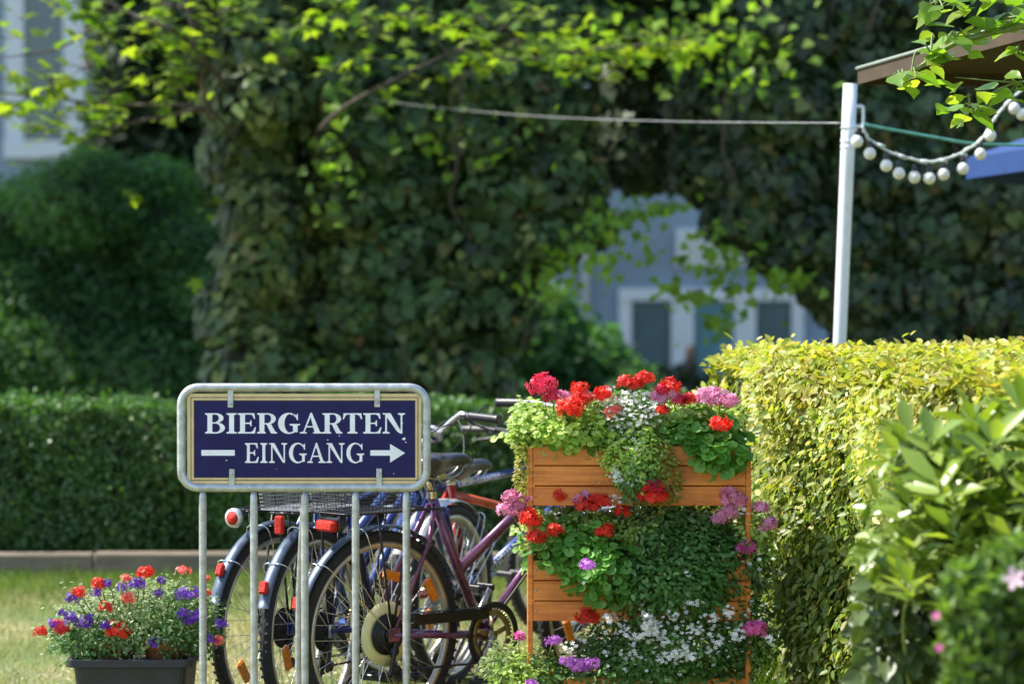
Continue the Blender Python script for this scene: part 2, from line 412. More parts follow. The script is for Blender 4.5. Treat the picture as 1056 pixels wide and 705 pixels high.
# ------------------------------------------------------------------ ground
def ground():
    m, nt, b = new_mat('lawn_soil')
    tc = N(nt, 'ShaderNodeTexCoord')
    nz = N(nt, 'ShaderNodeTexNoise'); nz.inputs['Scale'].default_value = 1.3; nz.inputs['Detail'].default_value = 8
    n2 = N(nt, 'ShaderNodeTexNoise'); n2.inputs['Scale'].default_value = 45; n2.inputs['Detail'].default_value = 6
    nt.links.new(tc.outputs['Object'], nz.inputs['Vector']); nt.links.new(tc.outputs['Object'], n2.inputs['Vector'])
    r = N(nt, 'ShaderNodeValToRGB'); e = r.color_ramp.elements
    e[0].position = .38; e[1].position = .62; e[0].color = (.11, .16, .04, 1); e[1].color = (.30, .27, .13, 1)
    r2 = N(nt, 'ShaderNodeValToRGB'); e = r2.color_ramp.elements; e[0].color = (.45, .45, .45, 1); e[1].color = (1.35, 1.3, 1.2, 1); e[0].position = .3; e[1].position = .7
    nt.links.new(nz.outputs['Fac'], r.inputs[0]); nt.links.new(n2.outputs['Fac'], r2.inputs[0])
    mx = N(nt, 'ShaderNodeMix'); mx.data_type = 'RGBA'; mx.blend_type = 'MULTIPLY'; mx.inputs[0].default_value = 1
    nt.links.new(r.outputs[0], mx.inputs[6]); nt.links.new(r2.outputs[0], mx.inputs[7]); nt.links.new(mx.outputs[2], b.inputs['Base Color'])
    b.inputs['Roughness'].default_value = .95
    bp = N(nt, 'ShaderNodeBump'); bp.inputs['Strength'].default_value = .8; bp.inputs['Distance'].default_value = .03
    nt.links.new(n2.outputs['Fac'], bp.inputs['Height']); nt.links.new(bp.outputs[0], b.inputs['Normal'])
    g = MB(); n = 40
    vs = []; fs = []
    for i in range(n + 1):
        for j in range(n + 1):
            x = -120 + 240 * i / n; y = -60 + 240 * j / n
            vs.append((x, y, 0))
    for i in range(n):
        for j in range(n):
            a = i * (n + 1) + j; fs.append((a, a + n + 1, a + n + 2, a + 1))
    g.add(vs, fs)
    tag(g.build('ground', m), kind='structure', label='dry sunlit lawn with pale patches running under the bicycles')
ground()
def grass():
    n = 100000
    y = rng.uniform(6.3, 12.6, n); x = rng.uniform(-1, 1, n) * (y * .24 + .35)
    cl = np.sin(x * 3.1 + 1.3 * np.sin(y * 2.2)) * np.sin(y * 2.7 + x) * .5 + .5
    keep = rng.random(n) < (.35 + .65 * cl); x = x[keep]; y = y[keep]; n = len(x)
    pts = np.stack([x, y, np.zeros(n) - .002], 1)
    tip = rng.normal(size=(n, 3)) * [.6, .6, 0] + [0, 0, 1]
    nrm = rng.normal(size=(n, 3)) * [1, 1, .1]
    sz = rng.uniform(.018, .05, n)
    o = scatter('lawn_grass', 'blade', pts, nrm, tip, sz * 1.2, L['gr'])
    # widen blades
    tag(o, 'short sunlit grass of the dry lawn under and behind the bicycles', 'grass', kind='stuff')
    n = 26000
    y = 12.65 - np.abs(rng.normal(size=n)) * .75; y = np.clip(y, 9.5, 12.68); x = rng.uniform(-3.4, 2.0, n)
    pts = np.stack([x, y, np.zeros(n)], 1)
    tip = rng.normal(size=(n, 3)) * [.5, .5, 0] + [0, 0, 1]
    o = scatter('long_grass', 'blade', pts, rng.normal(size=(n, 3)) * [1, 1, .1], tip, rng.uniform(.02, .065, n) + .05 * (rng.random(n) < .03), L['grg'])
    tag(o, 'longer fresh green grass growing along the timber edging before the dark hedge', 'grass', kind='stuff')
    n = 9000
    y = rng.uniform(6.6, 9.6, n); x = rng.uniform(-1, 1, n) * (y * .22)
    k = rng.random(n) < (np.sin(x * 5 + y * 2) * np.sin(y * 4.1 - x * 2) * .5 + .45); x = x[k]; y = y[k]; n = len(x)
    pts = np.stack([x, y, rng.uniform(.003, .02, n)], 1)
    o = scatter('grass_clippings', 'small', pts, rng.normal(size=(n, 3)) * .4 + [0, 0, 1], rdir(n), rng.uniform(.008, .022, n), L['chipping'])
    tag(o, 'pale dry clippings and fallen petals lying on the lawn', 'debris', kind='stuff')
grass()

# ------------------------------------------------------------------ left hedge with timber edging
def hedge_box(name, label, x0, x1, y0, y1, h, cat='hedge'):
    t = empty(name, ((x0 + x1) / 2, (y0 + y1) / 2, 0), 0, label, cat)
    cx, cy = (x1 - x0) / 2, (y1 - y0) / 2
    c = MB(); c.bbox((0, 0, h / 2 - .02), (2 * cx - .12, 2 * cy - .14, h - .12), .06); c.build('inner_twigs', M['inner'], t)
    return t, cx, cy
def left_hedge():
    h = .845
    t, cx, cy = hedge_box('clipped_hedge', 'long low dark green clipped hedge behind the lawn and its timber edging', -4.2, 1.9, 12.95, 13.7, h)
    n = 42000
    x = rng.uniform(-cx, cx, n); z = rng.uniform(.1, h, n)
    wob = .05 * np.sin(x * 4.1) * np.sin(z * 6 + x * 2) + .03 * np.sin(x * 11 + z * 9)
    y = -cy + wob + rng.normal(size=n) * .03 + np.maximum(0, z - h + .12) * .5
    pts = np.stack([x, y, z], 1); nrm = rdir(n) * .9 + [0, -1, .3]
    scatter('foliage', 'small', pts, nrm, rdir(n) + [0, 0, .6], rng.uniform(.022, .05, n), L['hedge'], t)
    n = 26000
    x = rng.uniform(-cx, cx, n); y = rng.uniform(-cy, cy, n)
    z = h + .022 * np.sin(x * 17) * np.sin(y * 9 + x * 5) + .03 * np.sin(x * 7) * np.sin(x * 3.3 + 1) + rng.normal(size=n) * .022 + .0
    pts = np.stack([x, y, z], 1)
    m_ = 900; xx = rng.uniform(-cx, cx, m_); zz = rng.uniform(.1, h, m_)
    kk = (np.sin(xx * 2.3 + 1) * np.sin(zz * 5 + xx) > .3); xx = xx[kk]; zz = zz[kk]; m_ = len(xx)
    scatter('dry_leaves', 'small', np.stack([xx, np.full(m_, -cy - .035), zz], 1), rdir(m_) + [0, -1, .2], rdir(m_), rng.uniform(.02, .04, m_), L['ivy_old'], t)
    tw = MB()
    for _ in range(60):
        a = Vector((random.uniform(-cx, cx), -cy + .03, random.uniform(.15, h - .1))); tw.tube([a, a + Vector((random.uniform(-.1, .1), -.07, random.uniform(-.02, .14)))], [.004, .002], 5)
    tw.build('twigs', M['bark'], t)
    scatter('top_growth', 'small', pts, rdir(n) + [0, -.3, .8], rdir(n) + [0, 0, 1.2], rng.uniform(.022, .05, n), L['hedge_top'], t)
left_hedge()
def edging():
    t = empty('timber_edging', (-1.3, 12.72, 0), 0, 'weathered grey timber beam lying along the foot of the dark hedge', 'edging')
    m = MB()
    for i, (a, b) in enumerate(((-2.9, -.9), (-.897, 1.1), (1.103, 3.2))):
        m.bbox(((a + b) / 2, random.uniform(-.006, .006), .05 + random.uniform(-.004, .004)), (b - a, .1, .135), .012)
    m.build('beam', M['beam'], t)
edging()

# ------------------------------------------------------------------ building far behind
def building():
    D = 40.0
    t = empty('apartment_building', (2, D, 0), 0, 'blue grey rendered building with white framed doors seen through the gap in the ivy', 'building')
    def W(px, py): p = P(px, py, D); return p.x - 2, p.z
    m = MB()
    m.box((0, 4.0, 5.2), (44, 8, 10.4)); m.build('wall', M['wall'], t)
    def rect(mb, x0, y0, x1, y1, yy, th):
        a, z1 = W(x0, y0); b, z0 = W(x1, y1)
        mb.box(((a + b) / 2, yy, (z0 + z1) / 2), (b - a, th, z1 - z0))
    # doorway group
    m = MB()
    rect(m, 638, 297, 835, 310, -.06, .14)
    for (a, b) in ((638, 651), (692, 715), (757, 779), (816, 828)):
        rect(m, a, 310.2, b, 430, -.05, .12)
    m.build('door_surround', M['frame_w'], t)
    for i, (a, b, mt) in enumerate(((651, 692, 'darkteal'), (715, 757, 'teal'), (779, 816, 'darkteal'))):
        m = MB(); rect(m, a + .2, 310.4, b - .2, 430, -.02, .05)
        o = m.build('door', M[mt], t)
        m = MB(); rect(m, a + 6, 318, b - 6, 350, -.05, .012); rect(m, a + 6, 356, b - 6, 395, -.05, .012); m.build('door_panel', M[mt], o)
    m = MB(); rect(m, 560, 424, 900, 430, -.08, .1); m.build('plinth', M['frame_w'], t)
    m = MB(); p0 = W(604, 200); m.tube([(p0[0], -.12, 0), (p0[0], -.12, 10)], .06, 8); m.build('drainpipe', M['frame_w'], t)
    # upper window white shutters
    m = MB(); rect(m, 697, 236, 770, 274, -.06, .1); f = m.build('window', M['frame_w'], t)
    m = MB()
    for k in range(8): rect(m, 702, 240 + k * 4, 764, 242.4 + k * 4, -.125, .02)
    m.build('shutter_slat', M['frame_w'], f)
    # upper left windows
    for (x0, x1) in ((6, 88), (-120, -38), (132, 214)):
        m = MB()
        rect(m, x0, 146, x1, 164, -.1, .22)
        rect(m, x0, -60, x0 + 20, 145.8, -.05, .12); rect(m, x1 - 22, -60, x1, 145.8, -.05, .12)
        f = m.build('window', M['frame_w'], t)
        m = MB(); rect(m, x0 + 20.3, -60, x1 - 22.3, 145.6, -.02, .05); m.build('pane', M['pane'], f)
    m = MB(); m.prism([(-22.5, 0), (22.5, 0), (19, 3.2), (-19, 3.2)], -.6, 8.6, Matrix.Translation((0, 0, 10.403))); m.build('roof', M['roof'], t)
building()

# ------------------------------------------------------------------ ivy-clad trees
def ivy_tree(name, label, base, blobs, n, trunk, brights=(), nsz=(.048, .092), light=None, deep=0.0):
    t = empty(name, base, 0, label, 'tree')
    c = MB()
    for b in blobs: ellipsoid_core(c, (b[0] - base[0], b[1] - base[1], b[2] - base[2], b[3], b[4], b[5]), .8)
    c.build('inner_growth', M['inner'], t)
    c = MB()
    for pth, r in trunk: c.tube([Vector(p) - Vector(base) for p in pth], r, 12)
    c.build('trunk', M['bark'], t)
    c = MB()
    for k in range(26):
        b = random.choice(blobs); a = random.uniform(PI * 1.1, PI * 1.9)
        p0 = Vector((b[0] + b[3] * math.cos(a) * 1.05, b[1] + b[4] * math.sin(a) * 1.05, b[2] - b[5])) - Vector(base)
        c.tube(smooth_path([p0 + Vector((random.uniform(-.08, .08), -.02 * j, j * .22)) for j in range(5)], 4), .009, 6)
    c.build('creeper_stem', M['bark'], t)
    p, nn = blob_leaves(blobs, n, .16)
    k = len(p); q = local(t, p)
    nrm = nn + rdir(k) * .42 + [0, -.2, .3]
    tip = DOWN * .9 + rdir(k) * .6 + nn * .35
    sz = rng.uniform(*nsz, k)
    old = rng.random(k) < .035
    big = rng.random(k) < .22; sz = np.where(big, sz * 1.45, sz)
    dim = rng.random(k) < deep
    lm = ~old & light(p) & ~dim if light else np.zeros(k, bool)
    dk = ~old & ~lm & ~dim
    if deep: scatter('shade_tinted_ivy', 'ivy', q[dim & ~old], nrm[dim & ~old], tip[dim & ~old], sz[dim & ~old], L['ivy_deep'], t)  # leaves darkened by colour to look shaded
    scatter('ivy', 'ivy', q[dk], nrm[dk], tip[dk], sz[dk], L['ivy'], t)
    if lm.any(): scatter('sun_tinted_ivy', 'ivy', q[lm], nrm[lm], tip[lm], sz[lm], L['ivy_light'], t)  # leaves paled by colour to look lit
    scatter('dry_leaves', 'ivy', q[old], nrm[old], tip[old], sz[old] * .9, L['ivy_old'], t)
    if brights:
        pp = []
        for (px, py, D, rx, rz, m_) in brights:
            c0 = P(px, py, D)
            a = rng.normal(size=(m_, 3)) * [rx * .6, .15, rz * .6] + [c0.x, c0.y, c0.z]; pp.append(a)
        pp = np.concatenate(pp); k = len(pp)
        scatter('fresh_backlit_tint_leaves', 'ivy', local(t, pp), rdir(k) + [0, -.4, .5], rdir(k) * .6 + DOWN * .6, rng.uniform(.05, .09, k), L['ivy_new'], t)  # fresh leaves with backlight and highlights painted into their colour
    return t
def bl(px, py, D, rx, rz, ry=None): # blob by pixel centre and pixel radii
    s = D / FPX; c = P(px, py, D)
    return (c.x, c.y, c.z, rx * s, (ry if ry else .5 * (rx + rz) * s * .8), rz * s)
def ivy_left():
    B = []
    for i, y in enumerate(range(-170, 520, 55)):       # left column
        B.append(bl(268 + 9 * math.sin(i * 1.9), y, 15.9 + .12 * math.sin(i * 2.3), 52 + 5 * math.cos(i * 1.3), 48, .38))
    for i, y in enumerate(range(-170, 520, 60)):       # main mass
        w = 105 if y < 300 else 88
        B.append(bl(420 + 10 * math.sin(i * 1.7), y, 16.3, w * .72, 56, .55))
        B.append(bl(368 + 12 * math.sin(i * 2.9 + 1), y + 20, 16.0 + .1 * math.sin(i), 52, 44, .4))
        B.append(bl((505 if y < 260 else 470) + 12 * math.cos(i * 2.1), y + 10, 16.1, 58 if y < 260 else 44, 48, .45))
    B += [bl(565, 20, 16.2, 70, 60, .5), bl(560, 110, 16.2, 60, 62, .5), bl(575, 190, 16.1, 52, 52, .45), bl(560, 245, 16.0, 40, 38, .35), bl(610, 232, 16, 26, 24, .25), bl(600, -60, 16.3, 90, 60, .6),
          bl(210, 20, 16.2, 45, 60, .4), bl(215, -70, 16.2, 70, 70, .5), bl(520, 320, 16, 36, 40, .3), bl(332, 60, 16.5, 40, 90, .4), bl(330, 250, 16.6, 40, 130, .3)]
    tr = [([(-1.62, 16, 0), (-1.6, 16, 2), (-1.5, 16.1, 4.6)], [.26, .2, .12]), ([(-.5, 16.3, 0), (-.55, 16.35, 2), (-.3, 16.3, 4.8)], [.4, .33, .2])]
    ivy_tree('ivy_covered_tree', 'old twin trunk tree wrapped in dark ivy above the sign', (-.9, 16.2, 0), B + [(-4.6, 16.8, 5.3, 1.3, .9, .7), (-3.2, 16.7, 4.9, 1.0, .8, .6), (-5.6, 17.6, 5.2, 1.2, 1.2, .6), (-5.2, 20.5, 6.0, 2.0, 1.6, .7), (-2.6, 17.6, 4.9, 1.0, .8, .6), (-.6, 18.2, 5.1, 1.3, .8, .8), (.6, 18.2, 5.0, .9, .8, .7)], 60000, tr,  # the extra high blobs are unseen crown, added to block the sun
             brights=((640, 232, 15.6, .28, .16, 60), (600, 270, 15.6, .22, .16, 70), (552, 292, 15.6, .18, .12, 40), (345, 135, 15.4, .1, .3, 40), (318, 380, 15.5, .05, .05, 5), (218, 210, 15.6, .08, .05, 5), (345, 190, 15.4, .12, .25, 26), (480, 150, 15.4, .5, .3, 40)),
             light=lambda p: rng.random(len(p)) < np.clip(.62 - np.abs(p[:, 0] + 1.5) * .9, .06, 1) * (1 + .0 * p[:, 2]) + .25 * (np.sin(p[:, 0] * 5 + 1) * np.sin(p[:, 2] * 4) > .45))  # pale leaves gather mid-column to paint its rounded shading
ivy_left()
def ivy_right():
    B = []
    for i, y in enumerate(range(-170, 520, 58)):
        B.append(bl(960 + 14 * math.sin(i * 1.9), y, 16.2, 85, 56, .5))
        B.append(bl(1050 + 14 * math.sin(i * 2.9), y + 20, 16.0, 70, 50, .5))
        if y < 340: B.append(bl(885 + 12 * math.cos(i * 1.4), y + 6, 16.1, 52, 48, .42))
        B.append(bl(1140, y, 16.3, 80, 60, .6))
    B += [bl(700, -60, 16.3, 100, 60, .6), bl(800, -60, 16.3, 100, 60, .6), bl(810, 25, 16.1, 75, 62, .5), bl(805, 110, 16, 72, 58, .45), bl(790, 180, 16, 62, 48, .4),
          bl(735, 170, 16.1, 42, 40, .35), bl(722, 100, 16.4, 40, 60, .3), bl(770, 225, 16, 45, 34, .33), bl(830, 240, 16, 42, 42, .35), bl(845, 285, 16.05, 26, 32, .25), bl(888, 340, 16.1, 30, 50, .3), bl(800, 262, 15.95, 28, 20, .25),
          bl(735, 30, 16.4, 60, 44, .4), bl(660, 25, 16.6, 60, 40, .4), bl(660, 150, 16.9, 50, 48, .3), bl(668, 95, 17, 50, 45, .3)]
    tr = [([(2.9, 16.3, 0), (2.85, 16.3, 2), (2.6, 16.3, 4.6)], [.34, .28, .16]), ([(2.7, 16.3, 2.9), (1.9, 16.3, 3.5), (1.0, 16.4, 3.8)], [.15, .11, .06])]
    ivy_tree('ivy_covered_tree', 'ivy clad tree arching from behind the golden hedge towards the gap', (2.9, 16.3, 0), B, 56000, tr,
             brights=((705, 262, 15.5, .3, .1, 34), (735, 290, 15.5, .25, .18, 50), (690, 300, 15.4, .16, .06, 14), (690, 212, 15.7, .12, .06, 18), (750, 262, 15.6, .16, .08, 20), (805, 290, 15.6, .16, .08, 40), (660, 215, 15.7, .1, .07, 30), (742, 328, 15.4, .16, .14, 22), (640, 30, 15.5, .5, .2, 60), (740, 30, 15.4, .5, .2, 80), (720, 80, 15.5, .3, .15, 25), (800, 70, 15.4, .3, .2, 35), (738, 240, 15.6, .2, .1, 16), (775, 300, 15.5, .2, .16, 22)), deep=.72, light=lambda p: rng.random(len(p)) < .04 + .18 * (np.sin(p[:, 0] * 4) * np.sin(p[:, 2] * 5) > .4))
ivy_right()

def far_tree(label, base, blobs, n, lm, tpl='small', sz=(.06, .12), trunk_r=.2, group=None, core=.72):
    t = empty('tree' if base[1] > 22 else 'leafy_bush', base, 0, label, 'tree' if base[1] > 22 else 'bush', group)
    c = MB()
    for b in blobs: ellipsoid_core(c, (b[0] - base[0], b[1] - base[1], b[2] - base[2], b[3], b[4], b[5]), core)
    c.build('inner_growth', M['inner'], t)
    c = MB(); c.tube([(0, 0, 0), (.03, 0, .6), (0, 0, 1.0 if (base[1] < 24 or trunk_r < .15) else 4.2)], [trunk_r, trunk_r * .8, trunk_r * .5], 10); c.build('trunk', M['bark'], t)
    p, nn = blob_leaves(blobs, n, .42); k = len(p)
    scatter('crown', tpl, local(t, p), nn * .6 + rdir(k) + UP * .5, rdir(k) + DOWN * .4, rng.uniform(*sz, k), L[lm], t)
    return t
def background():
    B = []
    for (x, y, r) in ((20, 230, 60), (80, 210, 60), (140, 235, 62), (195, 260, 55), (40, 300, 70), (120, 310, 80), (190, 330, 66), (60, 380, 80), (150, 390, 80), (220, 400, 60), (-30, 260, 70), (-40, 360, 80), (230, 300, 50), (100, 180, 34), (165, 190, 36), (20, 420, 60)):
        B.append(bl(x, y, 20 + .4 * math.sin(x), r, r * .72, .7))
    far_tree('broad soft dark green bush beside the ivy trunk, over the left end of the hedge', (-3.3, 20.2, 0), B, 60000, 'bush', 'long', (.035, .09))
    B = []
    for (x, y, r) in ((545, 350, 45), (600, 370, 45), (520, 400, 50), (590, 410, 55), (640, 400, 36), (560, 320, 30), (650, 430, 40)):
        B.append(bl(x, y, 22 + .2 * math.sin(x), r, r * .8, .5))
    far_tree('hazy green bush standing in the gap before the blue grey wall', (.5, 21.9, 0), B, 12000, 'bush', 'small', (.06, .12))
    B = []
    for (x, y, r) in ((690, 420, 60), (760, 440, 60), (830, 440, 60), (900, 430, 70), (620, 440, 60)):
        B.append(bl(x, y, 27, r, r * .6, .8))
    far_tree('low dark shrubbery at the foot of the blue grey building', (2.0, 27.2, 0), B, 9000, 'dark', 'small', (.08, .16), .1)
    B = []
    for (x, y) in ((120, 0), (170, 30), (220, 60), (130, 70), (180, 110), (235, 140), (125, 130), (170, 170), (220, 190), (110, -60), (180, -70), (235, -20), (108, 180)):
        B.append(bl(x + 6, y, 25.5, 38, 44, .7))
    far_tree('dark slender tree between the ivy trunk and the building windows', (P(180, 400, 25.5).x, 25.5, 0), B, 11000, 'dark', 'oval', (.09, .17), .2)
    # tall trees behind the ivy arch, dark
    for (cx, lab) in ((330, 'tall dark tree behind the twin trunk ivy tree'), (760, 'tall dark tree behind the ivy arch, above the blue grey wall'), (1010, 'tall dark tree behind the right ivy tree, at the edge of the view')):
        B = []
        for i in range(16):
            yy = random.uniform(-330, 120 if cx != 1010 else 300)
            B.append(bl(cx + random.uniform(-150, 150), yy, 27 + random.uniform(-.8, .8), random.uniform(55, 90), random.uniform(45, 75), 1.0))
        b0 = P({330: 380, 760: 930, 1010: 1020}[cx], 400, 27.5)
        far_tree(lab, (b0.x, 27.5, 0), B, 15000, 'dark', 'oval', (.12, .24), .25, 'dark trees behind the ivy')
background()

# ------------------------------------------------------------------ maple branches across the top
def branchy(name, label, cat, base, limbs, clusters, lm, tpl, size, spread, twig_mat, droop=.5):
    t = empty(name, base, 0, label, cat)
    m = MB()
    for pts, r in limbs:
        pp = smooth_path([Vector(p) - Vector(base) for p in pts], 5); n = len(pp)
        m.tube(pp, [r * (1 - .75 * i / (n - 1)) for i in range(n)], 8)
    P_, N_, T_ = [], [], []
    for (c, n, sx, sz) in clusters:
        c = Vector(c)
        for _ in range(n):
            q = c + Vector((random.gauss(0, sx), random.gauss(0, spread), random.gauss(0, sz)))
            P_.append(q - Vector(base)); N_.append((random.gauss(0, .45), random.gauss(-.2, .45), 1)); T_.append((random.gauss(0, .8), random.gauss(-.2, .8), -droop))
            if random.random() < .35:
                w = c - Vector(base); m.tube([w, (w + P_[-1]) / 2 + Vector((0, 0, .02)), P_[-1]], [.004, .003, .002], 4, cap=False)
    m.build('branch', twig_mat, t)
    scatter('leaves', tpl, np.array([tuple(p) for p in P_]), np.array(N_), np.array(T_), rng.uniform(size[0], size[1], len(P_)), L[lm], t)
    return t
def maple():
    D = 14.3
    def C(px, py, n, sx=18, sz=10, d=D): return (P(px, py, d), n, sx * d / FPX, sz * d / FPX)
    limbs = [([P(250, 110, 16.1), P(190, 40, D), P(130, 12, D), P(60, -25, D)], .02),
             ([P(250, 150, 16.0), P(210, 112, D), P(120, 108, D), P(40, 100, D), P(-60, 88, D)], .014),
             ([P(318, 150, 16.2), P(345, 118, 14.9), P(395, 88, D), P(470, 52, D), P(560, 10, D)], .017),
             ([P(215, 120, 15), P(205, 60, D), P(185, -20, D)], .015), ([P(210, 112, D), P(130, 128, D), P(60, 150, D)], .014),
             ([P(470, 52, D), P(540, 62, 14), P(640, 48, 14), P(735, 46, 14)], .016), ([P(110, 20, D), P(60, 50, D), P(0, 60, D)], .012)]
    cl = []
    for (x, y, n) in ((20, 20, 8), (60, 5, 9), (110, 15, 12), (150, 30, 14), (185, 10, 14), (130, 50, 10), (175, 65, 14), (190, 90, 10), (90, 70, 12), (55, 85, 14), (25, 110, 12), (75, 112, 14), (120, 95, 12), (40, 135, 10), (85, 135, 8), (160, 110, 6),
                      (10, 80, 8), (200, 40, 10), (230, 15, 10), (95, 40, 8), (5, 40, 5), (100, 120, 8), (150, 85, 8), (0, 120, 6), (60, 120, 6)):
        cl.append(C(x, y, int(n * 1.3), 16, 11))
    for (x, y, n) in ((320, 20, 12), (345, 75, 6), (380, 30, 12), (420, 15, 14), (380, 60, 8), (455, 30, 14), (490, 50, 12), (440, 75, 7), (500, 20, 14), (540, 45, 14), (570, 60, 12), (600, 55, 12), (540, 10, 12), (640, 55, 14), (670, 40, 14), (700, 42, 12), (735, 46, 6),
                      (345, 5, 10), (590, 30, 10), (620, 70, 8), (400, 95, 4), (375, 110, 3), (335, 75, 3)):
        cl.append(C(x, y, int(n * 1.15), 15, 8))
    for x in range(500, 740, 22): cl.append(C(x, 62 - (x - 500) * .06 + 4 * math.sin(x), 7, 10, 5, 14))
    cl.append(C(136, 202, 4, 5, 3)); cl.append(C(215, 300, 3, 6, 4, 15.3)); cl.append(C(290, 40, 8, 14, 10)); cl.append(C(260, 10, 8, 14, 10))
    branchy('maple_tree', 'bright green maple branches reaching across the top in front of the ivy trunk', 'tree', (-1.5, 15.0, 0),
            limbs + [([(-1.75, 17.2, 0), (-1.7, 16.9, 2), (-1.65, 16.5, 2.6), P(265, 130, 16.25), P(268, 60, 16.3)], .07)], cl, 'maple', 'maple', (.065, .12), .2, M['bark'])
maple()

# ------------------------------------------------------------------ golden hedge on the right
def gold_hedge():
    h = 1.215
    A = Vector((.72, 9.0)); Bp = Vector((1.42, 5.4))
    t = empty('golden_hedge', (1.3, 7.6, 0), 0, 'tall clipped hedge with golden yellow top growth right of the wooden planter', 'hedge')
    o = Vector((1.3, 7.6))
    d = (Bp - A); Lh = d.length; d.normalize(); nL = Vector((-(-d.y), -d.x)); nL = Vector((d.y, -d.x))
    if nL.x > 0: nL = -nL
    back = -nL
    W = 1.6
    # core
    c = MB(); i = .07
    q = [A + back * i + d * (.0 + i), Bp + back * i, Bp + back * W, A + back * W + d * i]
    q = [p - o for p in q]
    c.add([(p.x, p.y, 0) for p in q] + [(p.x, p.y, h - .09) for p in q], [(0, 1, 2, 3), (7, 6, 5, 4), (0, 4, 5, 1), (1, 5, 6, 2), (2, 6, 7, 3), (3, 7, 4, 0)])
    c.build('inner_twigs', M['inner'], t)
    def place(s, w, z, n, lm, tpl, sz, side, nm):
        u = A.x + d.x * s + back.x * w - o.x; v = A.y + d.y * s + back.y * w - o.y
        pts = np.stack([u, v, z], 1)
        return pts
    # long face (towards the planter)
    n = 56000
    s = rng.uniform(0, Lh, n); z = h * rng.uniform(0, 1, n) ** .85
    wob = .05 * np.sin(s * 5 + z * 3) + .04 * np.sin(z * 9 + s * 3)
    w = wob * -1 + rng.normal(size=n) * .03 + np.maximum(0, z - h + .14) ** 1.4 * 1.1 + .02
    pts = place(s, w, z, n, 0, 0, 0, 0, 0)
    nrm = np.array([[nL.x, nL.y, .45]]) + rdir(n) * .75
    tip = rdir(n) * .8 + DOWN * .55 + np.array([[nL.x, nL.y, 0]]) * .6
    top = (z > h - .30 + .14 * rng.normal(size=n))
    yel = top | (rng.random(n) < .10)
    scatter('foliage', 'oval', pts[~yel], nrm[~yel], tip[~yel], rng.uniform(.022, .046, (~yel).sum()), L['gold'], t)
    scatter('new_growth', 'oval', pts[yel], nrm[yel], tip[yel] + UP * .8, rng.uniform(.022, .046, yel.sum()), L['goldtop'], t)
    n = 16000
    s = rng.uniform(0, Lh, n); z = (h - .05) * rng.uniform(0, 1, n); w = .055 + rng.normal(size=n) * .012 + np.maximum(0, z - h + .16) ** 1.4 * 1.1
    pts = place(s, w, z, n, 0, 0, 0, 0, 0)
    scatter('inner_leaves', 'oval', pts, np.array([[nL.x, nL.y, .2]]) + rdir(n) * .4, rdir(n) + DOWN * .5, rng.uniform(.04, .06, n), L['gold'], t)
    # end faces and top
    n = 38000
    s = rng.uniform(-.02, Lh, n); w = rng.uniform(0, W, n)
    z = h + rng.normal(size=n) * .018 + .02 * np.sin(s * 8) * np.sin(w * 7 + s) - np.maximum(0, .09 - w) ** 1.4 * 1.0
    pts = place(s, w, z, n, 0, 0, 0, 0, 0)
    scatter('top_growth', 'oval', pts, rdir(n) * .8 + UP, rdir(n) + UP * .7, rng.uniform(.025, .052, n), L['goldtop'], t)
    n = 8000
    w = rng.uniform(0, W, n); z = h * rng.uniform(0, 1, n); s = rng.normal(size=n) * .03
    pts = place(s, w, z, n, 0, 0, 0, 0, 0)
    scatter('end_foliage', 'oval', pts, rdir(n) * .8 + np.array([[-d.x, -d.y, .3]]), rdir(n) + DOWN * .4, rng.uniform(.03, .055, n), L['gold'], t)
gold_hedge()

# ------------------------------------------------------------------ laurel shrub and flowering bush at right
def laurel():
    D = 5.6
    t = empty('laurel_shrub', (P(980, 500, D).x, D, 0), 0, 'laurel shrub with long glossy light green leaves in front of the golden hedge', 'shrub')
    base = Vector(t.location)
    rosettes = [(935, 440), (960, 455), (985, 430), (1010, 455), (1035, 425), (1056, 445), (940, 500), (975, 495), (1015, 500), (1050, 490), (920, 570), (960, 550), (1000, 545), (1040, 540), (955, 600), (1000, 590), (1045, 590), (925, 455), (1075, 470), (1080, 520),
                (915, 590), (1010, 520), (980, 470), (925, 500)]
    m = MB(); Pn, Nn, Tn, S = [], [], [], []
    for (x, y) in rosettes:
        lower = y > 560
        for rep in range(4):
            c = P(x + 12 + random.uniform(-14, 14), y + 6 + random.uniform(-12, 12) + 8 * rep, D + random.uniform(-.15, .15) + .12 * rep) - base
            ax = Vector((random.gauss(-.15, .35), random.gauss(-.25, .3), 1)).normalized()
            root = Vector((c.x * .5 + .08, .42, .15)); mid = Vector((c.x * .8, c.y + .22, c.z - .16))
            m.tube(smooth_path([root, mid, c - ax * .03, c], 4), [.005] * 5 + [.0032] * 8, 6)
            nl = random.randint(7, 10)
            for k in range(nl):
                a = 2.4 * k + random.uniform(-.4, .4); el = .1 + 1.05 * (k / nl)
                hor = Vector((math.cos(a), math.sin(a), 0))
                tip = hor * math.cos(el) + ax * math.sin(el)
                nrm = ax * math.cos(el) - hor * math.sin(el)
                Pn.append(tuple(c - ax * (.05 * (1 - k / nl)))); Tn.append(tuple(tip)); Nn.append(tuple(nrm)); S.append(random.uniform(.075, .125) * (.85 if lower else 1))
    n = 800
    for _ in range(n):
        q = P(random.uniform(895, 1100), random.triangular(450, 640, 580), D + random.uniform(.02, .4)) - base
        if q.z + base.z < P(980, 585, D).z: q.y += .12
        Pn.append(tuple(q)); Tn.append((random.gauss(0, 1), random.gauss(-.4, .8), random.gauss(-.3, .6))); Nn.append((random.gauss(0, .6), random.gauss(-.7, .6), .8)); S.append(random.uniform(.045, .08))
    m.build('stem', M['twig'], t)
    scatter('leaves', 'long', Pn, Nn, Tn, S, L['laurel'], t)
laurel()
